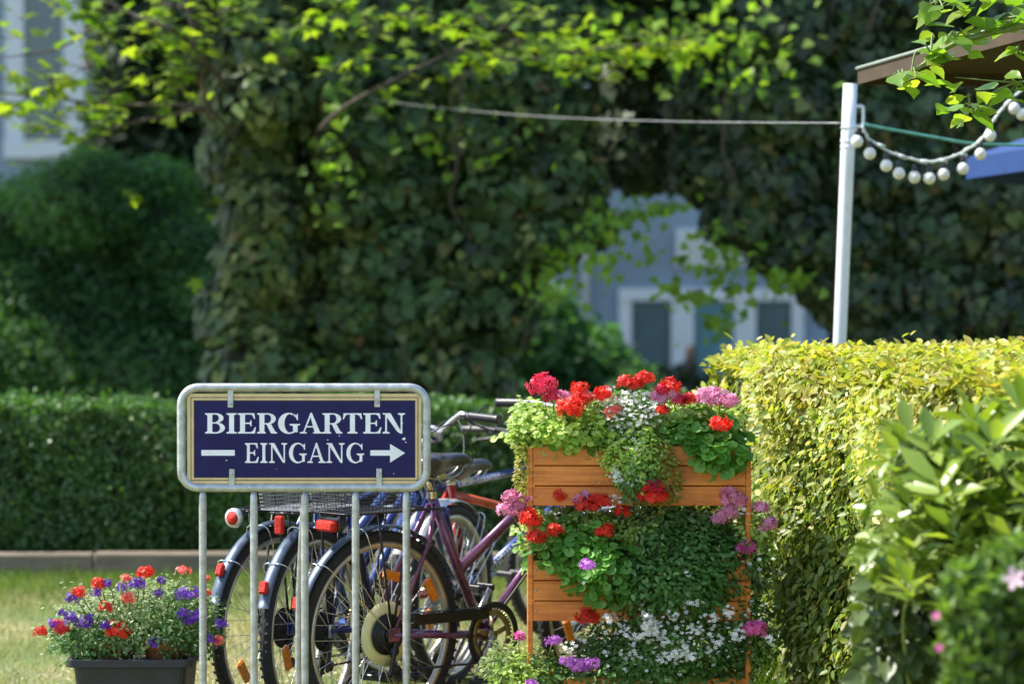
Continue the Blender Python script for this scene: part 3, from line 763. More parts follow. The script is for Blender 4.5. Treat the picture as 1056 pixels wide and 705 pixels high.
def creeper():
    D = 5.75
    base = P(975, 640, D)
    t = empty('low_shrub', (base.x, D, 0), 0, 'dark round leaved low growth under the laurel, beside the pink flowered bush', 'shrub')
    n = 1500
    px = rng.uniform(888, 1090, n); py = rng.triangular(555, 640, 730, n)
    pts = np.array([tuple(P(a, b, D + random.uniform(-.05, .3))) for a, b in zip(px, py)])
    scatter('leaves', 'broad', local(t, pts), rdir(n) * .6 + [0, -.8, .6], rdir(n) * .7 + DOWN * .5, rng.uniform(.03, .06, n), L['creep'], t)
    m = MB()
    for _ in range(26):
        c = P(random.uniform(880, 1060), random.uniform(580, 690), D + .15) - Vector(t.location)
        m.tube(smooth_path([(c.x * .5, .2, .02), (c.x * .8, .17, c.z * .5), c], 4), .003, 5)
    m.build('stem', M['bark'], t)
creeper()
def blossoms(parent, name, px, py, D, rpx, col, n=None, up=.35, bs=None, label=None, flat=.8):
    """a flower head: blossoms over a dome"""
    c = P(px, py, D); r = rpx * D / FPX
    n = n or max(20, int(rpx * rpx * .40))
    d = rdir(n * 3); d = d[d[:, 2] > -.5][:n]; n = len(d)
    d[:, 1] = d[:, 1] * .9 - .1
    pts = np.array([[c.x, c.y, c.z]]) + d * r * np.array([[1, .9, flat]]) * rng.uniform(.35, .95, (n, 1))
    q = local(parent, pts)
    o = scatter(name, 'blossom', q, d + rdir(n) * .35, rdir(n), (bs or .021) * rng.uniform(.8, 1.2, n), F[col], parent)
    if label: o['label'] = label
    return o
def stem_to(mb, parent, px, py, D, toward=None):
    c = P(px, py, D) - Vector(parent.location)
    to = Vector(toward) if toward is not None else c + Vector((0, .05, -.1))
    d = (to - c); L_ = min(d.length, .085); d = d.normalized() * L_
    mb.tube([c, c + d * .5 + Vector((random.uniform(-.008, .008), 0, -.004 if d.z > 0 else .006)), c + d], [.0017, .002, .0024], 5)
def pink_bush():
    D = 4.9
    c = P(1030, 650, D)
    t = empty('flowering_bush', (c.x, D, 0), 0, 'rounded small leaved bush with pale pink blooms in the lower corner by the laurel', 'bush')
    B = [bl(1020, 625, D, 42, 42, .1), bl(1050, 610, D, 50, 50, .12), bl(1008, 670, D, 34, 50, .1), bl(1060, 680, D, 60, 60, .14), bl(1030, 730, D, 60, 60, .14), bl(1100, 620, D, 60, 70, .15), bl(1040, 790, D, 60, 60, .14)] + [bl(1045 + 66 * math.cos(a) + random.uniform(-8, 8), 650 - 74 * math.sin(a) + random.uniform(-8, 8), D + random.uniform(-.06, .05), random.uniform(12, 22), random.uniform(10, 18), .04) for a in [k * PI / 9 + .2 for k in range(10)]] + [bl(random.uniform(990, 1060), random.uniform(600, 700), D - .10, random.uniform(12, 20), random.uniform(10, 16), .035) for _ in range(9)]
    m = MB(); [ellipsoid_core(m, (b[0] - c.x, b[1] - D, b[2], b[3], b[4], b[5]), .75) for b in B]; m.build('inner_growth', M['inner'], t)
    m = MB(); m.tube([(0, 0, 0), (.01, 0, .3), (0, 0, .6)], [.02, .018, .012], 8); m.build('stem', M['bark'], t)
    p, nn = blob_leaves(B, 9000, .22); k = len(p)
    scatter('foliage', 'small', local(t, p), nn + rdir(k), rdir(k) + UP * .6, rng.uniform(.022, .04, k), L['box'], t)
    for (x, y, r, col) in ((1045, 596, 11, 'blush'), (965, 634, 4, 'magenta'), (968, 668, 4, 'magenta'), (1066, 650, 8, 'blush')):
        cc = P(x, y, D - .16); n = 3
        q = local(t, np.array([tuple(cc)] * n) + rng.normal(size=(n, 3)) * .003)
        scatter('flower', 'blossom', q, rdir(n) * .25 + [[-.25, -1, .4]], rdir(n), 2.2 * r * D / FPX * np.array([1, .8, .55]), F[col], t)
pink_bush()
def weeds():
    n = 2600
    x = rng.uniform(.55, .95, n); y = rng.uniform(8.0, 9.0, n); x = x - (y - 8.5) * .12
    o = scatter('hedge_foot_grass', 'blade', np.stack([x, y, np.zeros(n)], 1), rdir(n) * [1, 1, .2], rdir(n) * .6 + UP, rng.uniform(.08, .24, n), L['grg'])
    tag(o, 'tall loose grass at the foot of the golden hedge', 'grass', kind='stuff')
weeds()

# ------------------------------------------------------------------ SIGN
SD = 7.2
sc_ = 1 / (3.641 * FPX / SD)     # metres per crop pixel of the sign study (crop origin 170,370 scale 3.641)
def SX(cx): return P(170 + cx / 3.641, 451, SD).x
def SZ(cy): return P(313, 370 + cy / 3.641, SD).z
def sign():
    cx, cz = SX(522), SZ(295)
    t = empty('sign_stand', (cx, SD, 0), 0, 'grey tubular bicycle stand carrying the blue beer garden entrance board', 'sign stand')
    X = lambda v: SX(v) - cx
    # frame
    x0, x1, z0, z1 = X(62), X(983), SZ(483), SZ(107); r = .052
    pts = []
    for (ax, az, a0) in ((x1 - r, z1 - r, 0), (x0 + r, z1 - r, 90), (x0 + r, z0 + r, 180), (x1 - r, z0 + r, 270)):
        for k in range(9):
            a = math.radians(a0 + k * 90 / 8); pts.append((ax + r * math.cos(a), 0, az + r * math.sin(a)))
    m = MB(); m.tube(pts, .0128, 14, closed=True); m.build('frame', M['galv'], t)
    for i, c in enumerate((142, 334, 525, 716, 907)):
        m = MB(); m.tube([(X(c), 0, z0 - .0115), (X(c), 0, z0 - .028), (X(c), .0, z0 - .05), (X(c), 0, .06), (X(c), 0, -.03)], [.0075, .0105, .0112, .0112, .0112], 14)
        m.build('post', M['galv'], t)
    # rear loops that hold the wheels
    for c, c2 in ((525, 490), (907, 899)):
        m = MB(); m.tube(smooth_path([(X(c), .012, z0 - .03), (X((c + c2) / 2 + 2), .06, z0 - .12), (X(c2), .1, .45), (X(c2), .1, .04)], 8), .0095, 12); m.build('rear_post', M['galv'], t)
    m = MB(); m.tube([(x0, 0, .03), (x1, 0, .03)], .0125, 12); m.tube([(x0, .1, .028), (x1, .1, .028)], .0125, 12); m.tube([(x0 + .05, 0, .028), (x0 + .05, .1, .028)], .01, 8); m.tube([(x1 - .05, 0, .028), (x1 - .05, .1, .028)], .01, 8)
    m.build('ground_rail', M['galv'], t)
    # board
    b = empty('sign_board', (cx, SD, 0), 0, 'navy board with cream border reading BIERGARTEN EINGANG with an arrow', 'sign')
    X = lambda v: SX(v) - cx
    def plate(nm, a, b_, c, d, y0, y1, mt, par, bev=0):
        m = MB(); m.box(((X(a) + X(b_)) / 2, (y0 + y1) / 2, (SZ(c) + SZ(d)) / 2), (X(b_) - X(a), y1 - y0, SZ(c) - SZ(d))); return m.build(nm, mt, par, bev)
    f0 = -.004
    plate('board', 84, 964, 130, 468, f0, .0, M['cream'], b, .0008)
    plate('border_line', 97.5, 952, 143, 456, f0 - .0003, f0 + .001, M['brown_line'], b)
    plate('border_band', 100.5, 949, 146, 453, f0 - .0006, f0 + .001, M['cream'], b)
    plate('border_line', 109, 941, 154.5, 445.5, f0 - .0009, f0 + .001, M['brown_line'], b)
    fld = plate('field', 112.5, 938, 158, 442, f0 - .0012, f0 + .001, M['signnavy'], b)
    face = f0 - .0012
    cnt = [0]
    def piece(mb, poly, ox, oz, s):
        cnt[0] += 1
        k = (cnt[0] % 7)
        mb.prism([(ox + p[0] * s[0], oz + p[1] * s[1]) for p in poly], face - .0004 - k * .00004, face + .0005)
    def rectp(a, b_, c, d): return [(a, b_), (c, b_), (c, d), (a, d)]
    def ser(x, w, z, up, t_=6, br=9):   # slab serif centred on x, half width w, sitting at z (0 or 100)
        if up: return [(x - w, z), (x + w, z), (x + w, z + t_), (x + w * .55, z + t_ + br * .35), (x + w * .42, z + t_ + br), (x - w * .42, z + t_ + br), (x - w * .55, z + t_ + br * .35), (x - w, z + t_)]
        return [(x - w, z), (x - w, z - t_), (x - w * .55, z - t_ - br * .35), (x - w * .42, z - t_ - br), (x + w * .42, z - t_ - br), (x + w * .55, z - t_ - br * .35), (x + w, z - t_), (x + w, z)]
    def arcs(cx_, cz_, ro, rzo, ri, rzi, a0, a1, off=0, n=18):
        """ring sector pieces (quads)"""
        out = []
        for k in range(n):
            A = math.radians(a0 + (a1 - a0) * k / n); B = math.radians(a0 + (a1 - a0) * (k + 1) / n)
            out.append([(cx_ + off + ri * math.cos(A), cz_ + rzi * math.sin(A)), (cx_ + ro * math.cos(A), cz_ + rzo * math.sin(A)), (cx_ + ro * math.cos(B), cz_ + rzo * math.sin(B)), (cx_ + off + ri * math.cos(B), cz_ + rzi * math.sin(B))])
        return out
    def glyph(ch, w):
        """cap height 100, stem width w"""
        h = w * .5; t_ = 6.5; g = []
        sw = h + 11
        if ch == 'I':
            g = [rectp(sw - h, 2, sw + h, 98), ser(sw, sw, 0, True), ser(sw, sw, 100, False)]; adv = 2 * sw
        elif ch in 'BER':
            x = sw - 1; g = [rectp(x - h, 2, x + h, 98), ser(x - 2, sw - 3, 0, True), ser(x - 2, sw - 3, 100, False)]
            if ch == 'E':
                R = x + h + 42
                g += [rectp(x, 93.5, R - 2, 100), rectp(x, 0, R, 6.5), rectp(x, 47, x + h + 26, 53.5)]
                g += [[(R - 5, 100), (R - 2, 100), (R + 1, 72), (R - 3, 72), (R - 11, 90), (R - 20, 94)], [(R - 3, 0), (R, 0), (R + 5, 31), (R + 1, 31), (R - 9, 11), (R - 21, 6)],
                      [(x + h + 24, 36), (x + h + 28, 36), (x + h + 28, 65), (x + h + 24, 65), (x + h + 20, 54), (x + h + 12, 50.5), (x + h + 20, 46)]]
                adv = R + 5
            if ch == 'B':
                e = x + h
                g += [rectp(x, 93.7, e + 16, 100), rectp(x, 0, e + 18, 6.3), rectp(x, 49, e + 16, 54.8)]
                g += arcs(e + 14, 76, 14 + w * .95, 24, 14, 17.6, -90, 90, 0)
                g += arcs(e + 15, 27.4, 18 + w * 1.0, 27.4, 18, 21, -90, 90, 0)
                adv = e + 15 + 18 + w + 2
            if ch == 'R':
                e = x + h
                g += [rectp(x, 93.7, e + 16, 100), rectp(x, 45, e + 16, 51)]
                g += arcs(e + 14, 72.5, 15 + w * .95, 27.5, 15, 21.2, -90, 90, 0)
                g += [[(e + 8, 47), (e + 8 + w * .9, 50), (e + 30 + w * .8, 9), (e + 42 + w * .6, 5), (e + 42 + w * .6, 0), (e + 16 + w * .6, 0)]]
                adv = e + 42 + w * .6
        elif ch == 'T':
            W = 82; g = [rectp(W / 2 - h, 2, W / 2 + h, 98), ser(W / 2, sw, 0, True), rectp(3, 93.5, W - 3, 100)]
            g += [[(3, 100), (0, 70), (4, 70), (12, 89), (24, 94), (10, 98)], [(W - 3, 100), (W, 70), (W - 4, 70), (W - 12, 89), (W - 24, 94), (W - 10, 98)]]; adv = W
        elif ch == 'N':
            W = 96; e = 15; f_ = W - 15; th = 3.6
            g = [rectp(e - th, 3, e + th, 97), rectp(f_ - th, 0, f_ + th, 97), ser(e, 15, 0, True, 6, 4), ser(f_, 15, 100, False, 6, 4),
                 [(1, 100), (e + w * .9, 100), (f_ + th, 0), (f_ - 6, 0), (f_ - w * .9, 10), (e - th - 1, 93.5), (1, 93.5)]]; adv = W
        elif ch == 'A':
            W = 96
            g = [[(13, 4), (19, 4), (51, 93), (46, 102)], [(46, 102), (52, 102), (88, 4), (88 - w * 1.15, 4), (44, 91)], rectp(27, 30, 66, 36.5), ser(15, 15, 0, True, 6, 3), ser(84 - w * .35, 20, 0, True, 6, 3)]; adv = W
        elif ch == 'G':
            cx_ = 47; g = []
            g += arcs(cx_, 50, 46, 52, 46 - w * 1.12, 45, 62, 298, 4, 40)
            g += [[(cx_ + 24, 96.5), (cx_ + 31, 88), (cx_ + 36, 97), (cx_ + 39, 97), (cx_ + 39, 66), (cx_ + 35.5, 66), (cx_ + 30, 80), (cx_ + 20, 88)]]
            g += [rectp(cx_ + 38 - w * .95, 6, cx_ + 38, 44), ser(cx_ + 36 - h, sw + 1, 47, False, 6, 5), [(cx_ + 15, 2.5), (cx_ + 26, 5.5), (cx_ + 38 - w * .5, 10), (cx_ + 38 - w * .5, 20), (cx_ + 22, 12)]]
            adv = 97
        return g, adv
    def text(word, x0, x1, ztop, zbot, w, gap, kern={}):
        m = MB(); adv = [glyph(c, w)[1] for c in word]
        tot = sum(adv) + gap * (len(word) - 1) + sum(kern.get(word[i:i + 2], 0) for i in range(len(word) - 1))
        sx = (X(x1) - X(x0)) / tot; szz = (SZ(ztop) - SZ(zbot)) / 100; pen = 0
        for i, c in enumerate(word):
            g, a = glyph(c, w)
            for pc in g: piece(m, pc, X(x0) + pen * sx, SZ(zbot), (sx, szz))
            pen += a + gap + kern.get(word[i:i + 2], 0)
        return m
    K = {'GA': -8, 'AR': -4, 'RT': -3, 'AN': -3, 'RG': -2, 'TE': 0}
    text('BIERGARTEN', 152, 902, 203, 279, 21, 5, K).build('lettering', M['white'], b)
    text('EINGANG', 302, 750, 315, 389, 15, 9, K).build('lettering', M['white'], b)
    m = MB(); piece(m, [(138, 362), (263, 362), (263, 341), (138, 341)], 0, 0, (1, 1)); m.v = []; m.f = []; m.sm = []
    def crop_poly(mb, pl): cnt[0] += 1; mb.prism([(X(p[0]), SZ(p[1])) for p in pl], face - .0006, face + .0005)
    m = MB(); crop_poly(m, [(138, 362), (263, 362), (263, 341), (138, 341)]); m.build('dash', M['white'], b)
    m = MB(); crop_poly(m, [(772, 362), (846, 362), (846, 388), (902, 352), (846, 318), (846, 342), (772, 342)]); m.build('arrow', M['white'], b)
    # chips in the enamel
    m = MB()
    for (x, y, r) in ((898, 299, 7), (612, 303, 3), (656, 288, 2.5), (893, 240, 2.5), (232, 380, 3), (860, 430, 2), (420, 412, 1.5), (905, 312, 3)):
        crop_poly(m, [(x + r * random.uniform(.6, 1.2) * math.cos(a), y + r * random.uniform(.5, 1.1) * math.sin(a)) for a in [2 * PI * k / 6 for k in range(6)]])
    m.build('chipped_enamel', M['white'], b)
    for (x, a, c) in ((248, 112, 182), (798, 112, 180), (253, 412, 478), (805, 410, 478)):
        m = MB(); m.bbox((X(x), face - .0035, (SZ(a) + SZ(c)) / 2), (.0165, .003, SZ(a) - SZ(c)), .001)
        sz = SZ(c) + .014 if a < 200 else SZ(a) - .014
        o = m.build('clip', M['galv'], b)
        m = MB(); m.lathe([(0, -.0045), (.003, -.004), (.0045, -.0022), (.0045, 0)], (X(x), face - .0048, sz), 'y', 12); m.build('screw', M['steel'], o)
sign()

# ------------------------------------------------------------------ BICYCLES
def wheel_mesh(parent, cx, R, tyre_w=.019, disc=None, refl=None, hub_big=False, rim='rim', phase=0, spoke_mat='steel', blackhub=True):
    c = Vector((cx, 0, R + .001)); rr = R - tyre_w * 2 - .002
    m = MB()
    prof = [(rr + .006, -.011), (rr + .008, -.0125), (rr - .006, -.0125), (rr - .014, -.006), (rr - .014, .006), (rr - .006, .0125), (rr + .008, .0125), (rr + .006, .011)]
    m.lathe(prof, c, 'y', 72, True); w = m.build('wheel', M[rim], parent)
    m = MB(); prof = [(R - tyre_w + tyre_w * math.cos(a), tyre_w * .95 * math.sin(a)) for a in [2 * PI * k / 12 for k in range(12)]]
    m.lathe(prof, c, 'y', 72, True)
    for k in range(72):     # tread blocks
        a = 2 * PI * k / 72
        for s in (-1, 1):
            rot = Matrix.Rotation(-a, 3, 'Y') @ Matrix.Rotation(s * .5, 3, 'X')
            rad = R - tyre_w + tyre_w * math.cos(.6) + .001
            m.box(c + Vector((rad * math.cos(a), s * tyre_w * .56, rad * math.sin(a))), (.003, tyre_w * .55, .009), Matrix.Rotation(-a, 3, 'Y'))
    m.build('tyre', M['rubber'], w)
    m = MB(); hr = .026
    m.lathe([(.0, -.055), (.008, -.055), (.008, -.036), (hr, -.034), (hr, -.030), (.016, -.026), (.014, 0), (.016, .026), (hr, .030), (hr, .034), (.008, .036), (.008, .055), (0, .055)], c, 'y', 20); m.build('hub', M['steel' if not blackhub else 'blackmetal'], w)
    m = MB(); ns = 36
    for k in range(ns):
        side = 1 if k % 2 else -1
        a = 2 * PI * k / ns + phase; da = (1 if (k // 2) % 2 else -1) * 1.15
        p0 = c + Vector(((hr - .003) * math.cos(a + da), side * .032, (hr - .003) * math.sin(a + da)))
        p1 = c + Vector(((rr - .012) * math.cos(a), side * .002, (rr - .012) * math.sin(a)))
        m.tube([p0, p1], .00115, 5, cap=False)
    m.build('spokes', M[spoke_mat], w)
    if disc:
        m = MB(); m.lathe([(.03, -.033), (disc, -.030), (disc, -.0285), (.03, -.0315)], c, 'y', 40, True)
        m.build('spoke_guard_disc', M['disc'], w)
    for (ang, rad) in (refl or ()):
        a = math.radians(ang)
        m = MB(); m.bbox(c + Vector((rad * math.cos(a), -.006, rad * math.sin(a))), (.085, .018, .034), .006, Matrix.Rotation(PI / 2 - a, 3, 'Y') if False else Matrix.Rotation(-a, 3, 'Y') @ Matrix.Rotation(PI / 2, 3, 'Y'))
        m.build('spoke_reflector', M['reflor'], w)
    return w
def mudguard(parent, cx, R, a0, a1, mt, width=.043, gap=.014):
    c = Vector((cx, 0, R)); m = MB(); n = 28; sec = 7; vs = []
    for i in range(n + 1):
        a = math.radians(a0 + (a1 - a0) * i / n)
        for k in range(sec):
            t = -1 + 2 * k / (sec - 1); rr = R + gap + .008 * (1 - t * t); y = t * width / 2
            vs.append(c + Vector((rr * math.cos(a), y, rr * math.sin(a))))
        for k in range(sec - 1, -1, -1):
            t = -1 + 2 * k / (sec - 1); rr = R + gap - .0015 + .008 * (1 - t * t); y = t * width / 2
            vs.append(c + Vector((rr * math.cos(a), y, rr * math.sin(a))))
    q = 2 * sec; fs = []
    for i in range(n):
        for k in range(q):
            l = (k + 1) % q; fs.append((i * q + k, i * q + l, (i + 1) * q + l, (i + 1) * q + k))
    fs.append(tuple(range(q))); fs.append(tuple(n * q + k for k in range(q))[::-1])
    m.add(vs, fs, True); g = m.build('mudguard', M[mt], parent)
    m = MB(); am = math.radians(a0 + (a1 - a0) * (.82 if a1 > 150 else .15))
    for ang in (am, am - .55 if a1 > 150 else am + .4):
        top = c + Vector(((R + gap + .009) * math.cos(ang), 0, (R + gap + .009) * math.sin(ang)))
        for s in (-1, 1):
            m.tube(smooth_path([c + Vector((0, s * .062, 0)), c + Vector(((R - .03) * math.cos(ang), s * .05, (R - .03) * math.sin(ang))), top + Vector((0, s * .03, 0)), top], 4), .0019, 6, cap=False)
    m.build('stay', M['chrome'], g)
    return g
def text_on_tube(s, a, b, r, size, mt, parent, offset=.5, side=-1):
    """lettering raised on the tube from a to b, facing local -y"""
    cu = bpy.data.curves.new('t', 'FONT'); cu.body = s; cu.size = size; cu.extrude = .0004; cu.offset = size * .02; cu.align_x = 'CENTER'; cu.align_y = 'CENTER'
    o = bpy.data.objects.new('t', cu); COL.objects.link(o)
    dg = bpy.context.evaluated_depsgraph_get(); me = bpy.data.meshes.new_from_object(o.evaluated_get(dg)); bpy.data.objects.remove(o)
    bm = bmesh.new(); bm.from_mesh(me); bmesh.ops.triangulate(bm, faces=bm.faces)
    for _ in range(4):
        long_e = [e for e in bm.edges if e.calc_length() > r * .28]
        if not long_e: break
        bmesh.ops.subdivide_edges(bm, edges=long_e, cuts=1); bmesh.ops.triangulate(bm, faces=bm.faces)
    bm.to_mesh(me); bm.free()
    a = Vector(a); b = Vector(b); d = (b - a).normalized(); p = a.lerp(b, offset)
    n = Vector((0, -1, 0)); up = n.cross(d) if False else d.cross(n); up = -up if up.z < 0 else up
    for v in me.vertices:
        x, y, z = v.co
        th = y / r; th = max(-1.3, min(1.3, th))
        q = p + d * x + up * (math.sin(th) * r) + n * (math.cos(th) * r + .0010 + z)
        v.co = q
    me.name = 'lettering'; o = bpy.data.objects.new('lettering', me); COL.objects.link(o); me.materials.clear(); me.materials.append(M[mt]); o.parent = parent
    return o
def saddle(parent, x, z, tilt=0.02, length=.28):
    """lofted bicycle saddle, nose forward"""
    m = MB(); secs = []
    prof = [(-.5, .055, .012, .0), (-.47, .082, .030, .006), (-.36, .093, .045, .010), (-.2, .082, .048, .006), (-.05, .052, .044, .0), (.12, .031, .040, -.001), (.3, .024, .036, .0), (.44, .020, .030, -.004), (.5, .010, .014, -.012)]
    seg = 14
    for (t, w, h, dz) in prof:
        ring = []
        for k in range(seg):
            a = 2 * PI * k / seg; cy = math.cos(a); sz = math.sin(a)
            yy = w * cy; zz = (h * .6 * sz if sz > 0 else h * (1.35 if t < 0 else .8) * sz) * 1
            ring.append(Vector((x + t * length, yy, z + dz + zz + tilt * t * length)))
        secs.append(ring)
    vs = [v for r in secs for v in r]; fs = []
    for i in range(len(secs) - 1):
        for k in range(seg):
            l = (k + 1) % seg; fs.append((i * seg + k, i * seg + l, (i + 1) * seg + l, (i + 1) * seg + k))
    fs += [tuple(range(seg))[::-1], tuple((len(secs) - 1) * seg + k for k in range(seg))]
    m.add(vs, fs, True); o = m.build('saddle', M['saddle'], parent)
    sub = o.modifiers.new('s', 'SUBSURF'); sub.levels = 1; sub.render_levels = 2
    m = MB()
    for s in (-1, 1):
        m.tube(smooth_path([(x - .11, s * .045, z - .02), (x - .07, s * .03, z - .055), (x, s * .022, z - .06), (x + .07, s * .018, z - .05), (x + .115, s * .008, z - .01)], 4), .0035, 6)
    m.bbox((x - .01, 0, z - .05), (.04, .055, .02), .004); m.build('saddle_rail', M['steel'], o)
    return o
def spring_basket(parent, x, z, lx, ly, h, mt, step=.012, flare=.02):
    """wire basket on the carrier"""
    m = MB(); r = .0011
    def ring(zz, f):
        a, b = lx / 2 + f, ly / 2 + f; q = .03; pts = []
        for (sx, sy, a0) in ((1, 1, 0), (-1, 1, 90), (-1, -1, 180), (1, -1, 270)):
            for k in range(4):
                an = math.radians(a0 + k * 30); pts.append((x + sx * (a - q) + q * math.cos(an), sy * (b - q) + q * math.sin(an), zz))
        return pts
    nz = int(h / step)
    for i in range(nz + 1):
        t = i / nz; m.tube(ring(z + h * t, flare * t), r if i not in (0, nz) else .0028, 4, closed=True)
    nx = int(lx / (step * 1.4)); ny = int(ly / (step * 1.4))
    for i in range(nx + 1):
        u = -lx / 2 + .02 + (lx - .04) * i / nx
        for s in (-1, 1): m.tube([(x + u, s * ly / 2, z), (x + u * 1.08, s * (ly / 2 + flare), z + h)], r, 4, cap=False)
        m.tube([(x + u, -ly / 2, z), (x + u, ly / 2, z)], r, 4, cap=False)
    for i in range(ny + 1):
        u = -ly / 2 + .02 + (ly - .04) * i / ny
        for s in (-1, 1): m.tube([(x + s * lx / 2, u, z), (x + s * (lx / 2 + flare), u * 1.1, z + h)], r, 4, cap=False)
        m.tube([(x - lx / 2, u, z), (x + lx / 2, u, z)], r, 4, cap=False)
    return m.build('basket', M[mt], parent)
def carrier(parent, R, z, mt='blackmetal', x0=-.2, x1=.24):
    m = MB()
    for s in (-1, 1): m.tube(smooth_path([(x1, s * .03, z - .01), (x1 - .06, s * .055, z), (x0 + .05, s * .06, z), (x0, s * .03, z)], 4), .0045, 8)
    m.tube([(x0, -.03, z), (x0, .03, z)], .0045, 8)
    for k in range(4): u = x0 + .06 + k * .09; m.tube([(u, -.057, z), (u, .057, z)], .0035, 6)
    m.tube([(x0 + .02, 0, z + .001), (x1 - .05, 0, z + .001)], .004, 6)
    for s in (-1, 1):
        m.tube([(0, s * .062, R), (-.06, s * .06, z)], .0042, 8); m.tube([(0, s * .062, R), (.08, s * .06, z)], .0042, 8)
    return m.build('carrier', M[mt], parent)
def bike(label, loc, rz, R=.335, paint='purple', frame='step', seatz=.9, barz=1.03, guard='guard', basket=None, basket_mat='blackmetal', carr=True, rear_light=None,
         refl=None, disc=None, guard_text=None, chaincase=False, crank_ang=-120, bar_turn=0.0, top_text=None, down_text=None, down_paint=None, fguard=True, basket_geo=None, seat_x=None, tyre_w=.02, lean=0, bar_sweep=.10, spoke='steel', rearguard_refl=True, rim='rim', wheel_phase=0, seat_off=.03, rise=.025, bar_half=.29, bbp=(.455, .29)):
    t = empty('bicycle', loc, rz, label, 'bicycle', 'bicycles parked slantwise at the stand')
    t.rotation_euler = (lean, 0, rz)
    bb = Vector((bbp[0], 0, bbp[1])); axr = Vector((0, 0, R)); axf = Vector((1.06, 0, R))
    st = Vector((.225, 0, .775)) if frame == 'step' else Vector((.27, 0, .70))
    if frame == 'low': st = Vector((.26, 0, .74))
    
    hb, ht = Vector((.90, 0, .70)), Vector((.845, 0, .87))
    if frame != 'step': hb, ht = Vector((.90, 0, .62)), Vector((.86, 0, .76))
    if frame == 'low': hb, ht = Vector((.88, 0, .635)), Vector((.85, 0, .80))
    sd = (st - bb).normalized()
    m = MB()
    m.tube([bb, st], .0165, 14)
    if not down_paint: m.tube([hb, ht], .019, 14)
    m.lathe([(.0, -.036), (.022, -.036), (.022, .036), (0, .036)], bb, 'y', 18)
    for s in (-1, 1):
        m.tube([bb + Vector((-.01, s * .028, 0)), bb + Vector((-.12, s * .045, .01)), axr + Vector((0, s * .064, 0))], [.0105, .0105, .008], 10)
        m.tube([st + Vector((.0, s * .014, -.03)), st + Vector((-.05, s * .045, -.15)), axr + Vector((0, s * .064, 0))], [.0085, .0085, .0065], 10)
        m.bbox(axr + Vector((.005, s * .066, 0)), (.05, .005, .045), .002)
    m.tube([st + Vector((-.04, -.04, -.14)), st + Vector((-.04, .04, -.14))], .007, 8)
    top_a, top_b = st - sd * .03, ht + (hb - ht) * .2
    dn_a, dn_b = bb + Vector((.01, 0, .015)), hb + (ht - hb) * .15
    if frame == 'step':
        top_a = bb + sd * .25; m.tube([top_a, ht + (hb - ht) * .12], .0175, 14)
    elif frame == 'diamond':
        m.tube([top_a, top_b], .0155, 14)
    fr = m.build('frame', M[paint], t)
    if down_paint: # separately painted tubes
        m = MB(); m.tube([dn_a, dn_b], .0185, 14); m.tube([hb, ht], .019, 14); m.build('down_tube', M[down_paint], t)
        m = MB(); m.tube([st - sd * .05, bb.lerp(hb, .80)], [.0165, .0165], 14); m.build('top_tube', M['orange'], t)
    else:
        m = MB(); m.tube([dn_a, dn_b], .0165, 14); m.build('down_tube', M[paint], t)
    if top_text: text_on_tube(top_text, top_a, top_b, .0155, .028, 'white', fr, .45)
    if down_text: text_on_tube(down_text, dn_a, dn_b, .0185, .038, 'white', fr, .365)
    # fork
    m = MB(); hd = (ht - hb).normalized(); cr = hb - hd * .035
    m.tube([hb, cr], .017, 10); m.tube([cr + Vector((0, -.05, 0)), cr + Vector((0, .05, 0))], .011, 8)
    for s in (-1, 1): m.tube(smooth_path([cr + Vector((0, s * .05, 0)), cr.lerp(axf, .6) + Vector((-.01, s * .055, 0)), axf + Vector((0, s * .055, 0))], 5), .0105, 10)
    m.build('fork', M[paint if not down_paint else 'red'], t)
    wheel_mesh(t, 0, R, tyre_w, disc, refl, rim=rim, phase=wheel_phase, spoke_mat=spoke); wheel_mesh(t, 1.06, R, tyre_w, None, ((200, R * .62),), rim=rim, phase=.07, spoke_mat=spoke)
    g = mudguard(t, 0, R, 25, 162 if guard != 'guard_navy' else 150, guard)
    if fguard: mudguard(t, 1.06, R, 10, 150, guard if guard != 'guard' else 'guard_white')
    if rearguard_refl:
        a = math.radians(rearguard_refl if rearguard_refl is not True else 160)
        m = MB(); p = Vector(((R + .035) * math.cos(a), 0, R + (R + .035) * math.sin(a)))
        m.bbox(p, (.020, .030, .042), .006, Matrix.Rotation(-(a - PI) * .6, 3, 'Y')); m.build('rear_reflector', M['reflred'], t)
    # seat
    m = MB(); sp = st + sd * max(.03, (seatz - .05 - st.z) / sd.z); m.tube([st, sp], .0125, 12); m.lathe([(.018, -.012), (.018, .012)], st, 'z', 14)
    m.build('seat_post', M['chrome'], t)
    saddle(t, sp.x + .015 + seat_off, seatz, .03)
    # bars
    stem_top = ht + hd * (.03 if frame != 'step' else .06)
    fw = Vector((math.cos(bar_turn), math.sin(bar_turn), 0)); lf = Vector((-math.sin(bar_turn), math.cos(bar_turn), 0))
    m = MB(); ce = Vector((stem_top.x, 0, barz)) + fw * .06
    m.tube([ht, stem_top, Vector((stem_top.x - .01, 0, barz - .02))], .0125, 10); m.tube([Vector((stem_top.x - .01, 0, barz - .02)), ce], .013, 10)
    m.build('stem', M['blackmetal' if frame == 'diamond' else 'steel'], t)
    m = MB(); L_ = []; 
    for s in (-1, 1):
        e = fw * 1.0
        L_.append([ce, ce + lf * s * .06 + Vector((0, 0, rise * .3)), ce + lf * s * bar_half * .58 - fw * .02 + Vector((0, 0, rise)), ce + lf * s * bar_half * .72 - fw * (.02 + bar_sweep * .4) + Vector((0, 0, rise)), ce + lf * s * bar_half - fw * (.02 + bar_sweep) + Vector((0, 0, rise * .95))])
    for q in L_: m.tube(smooth_path(q, 5), .011, 10)
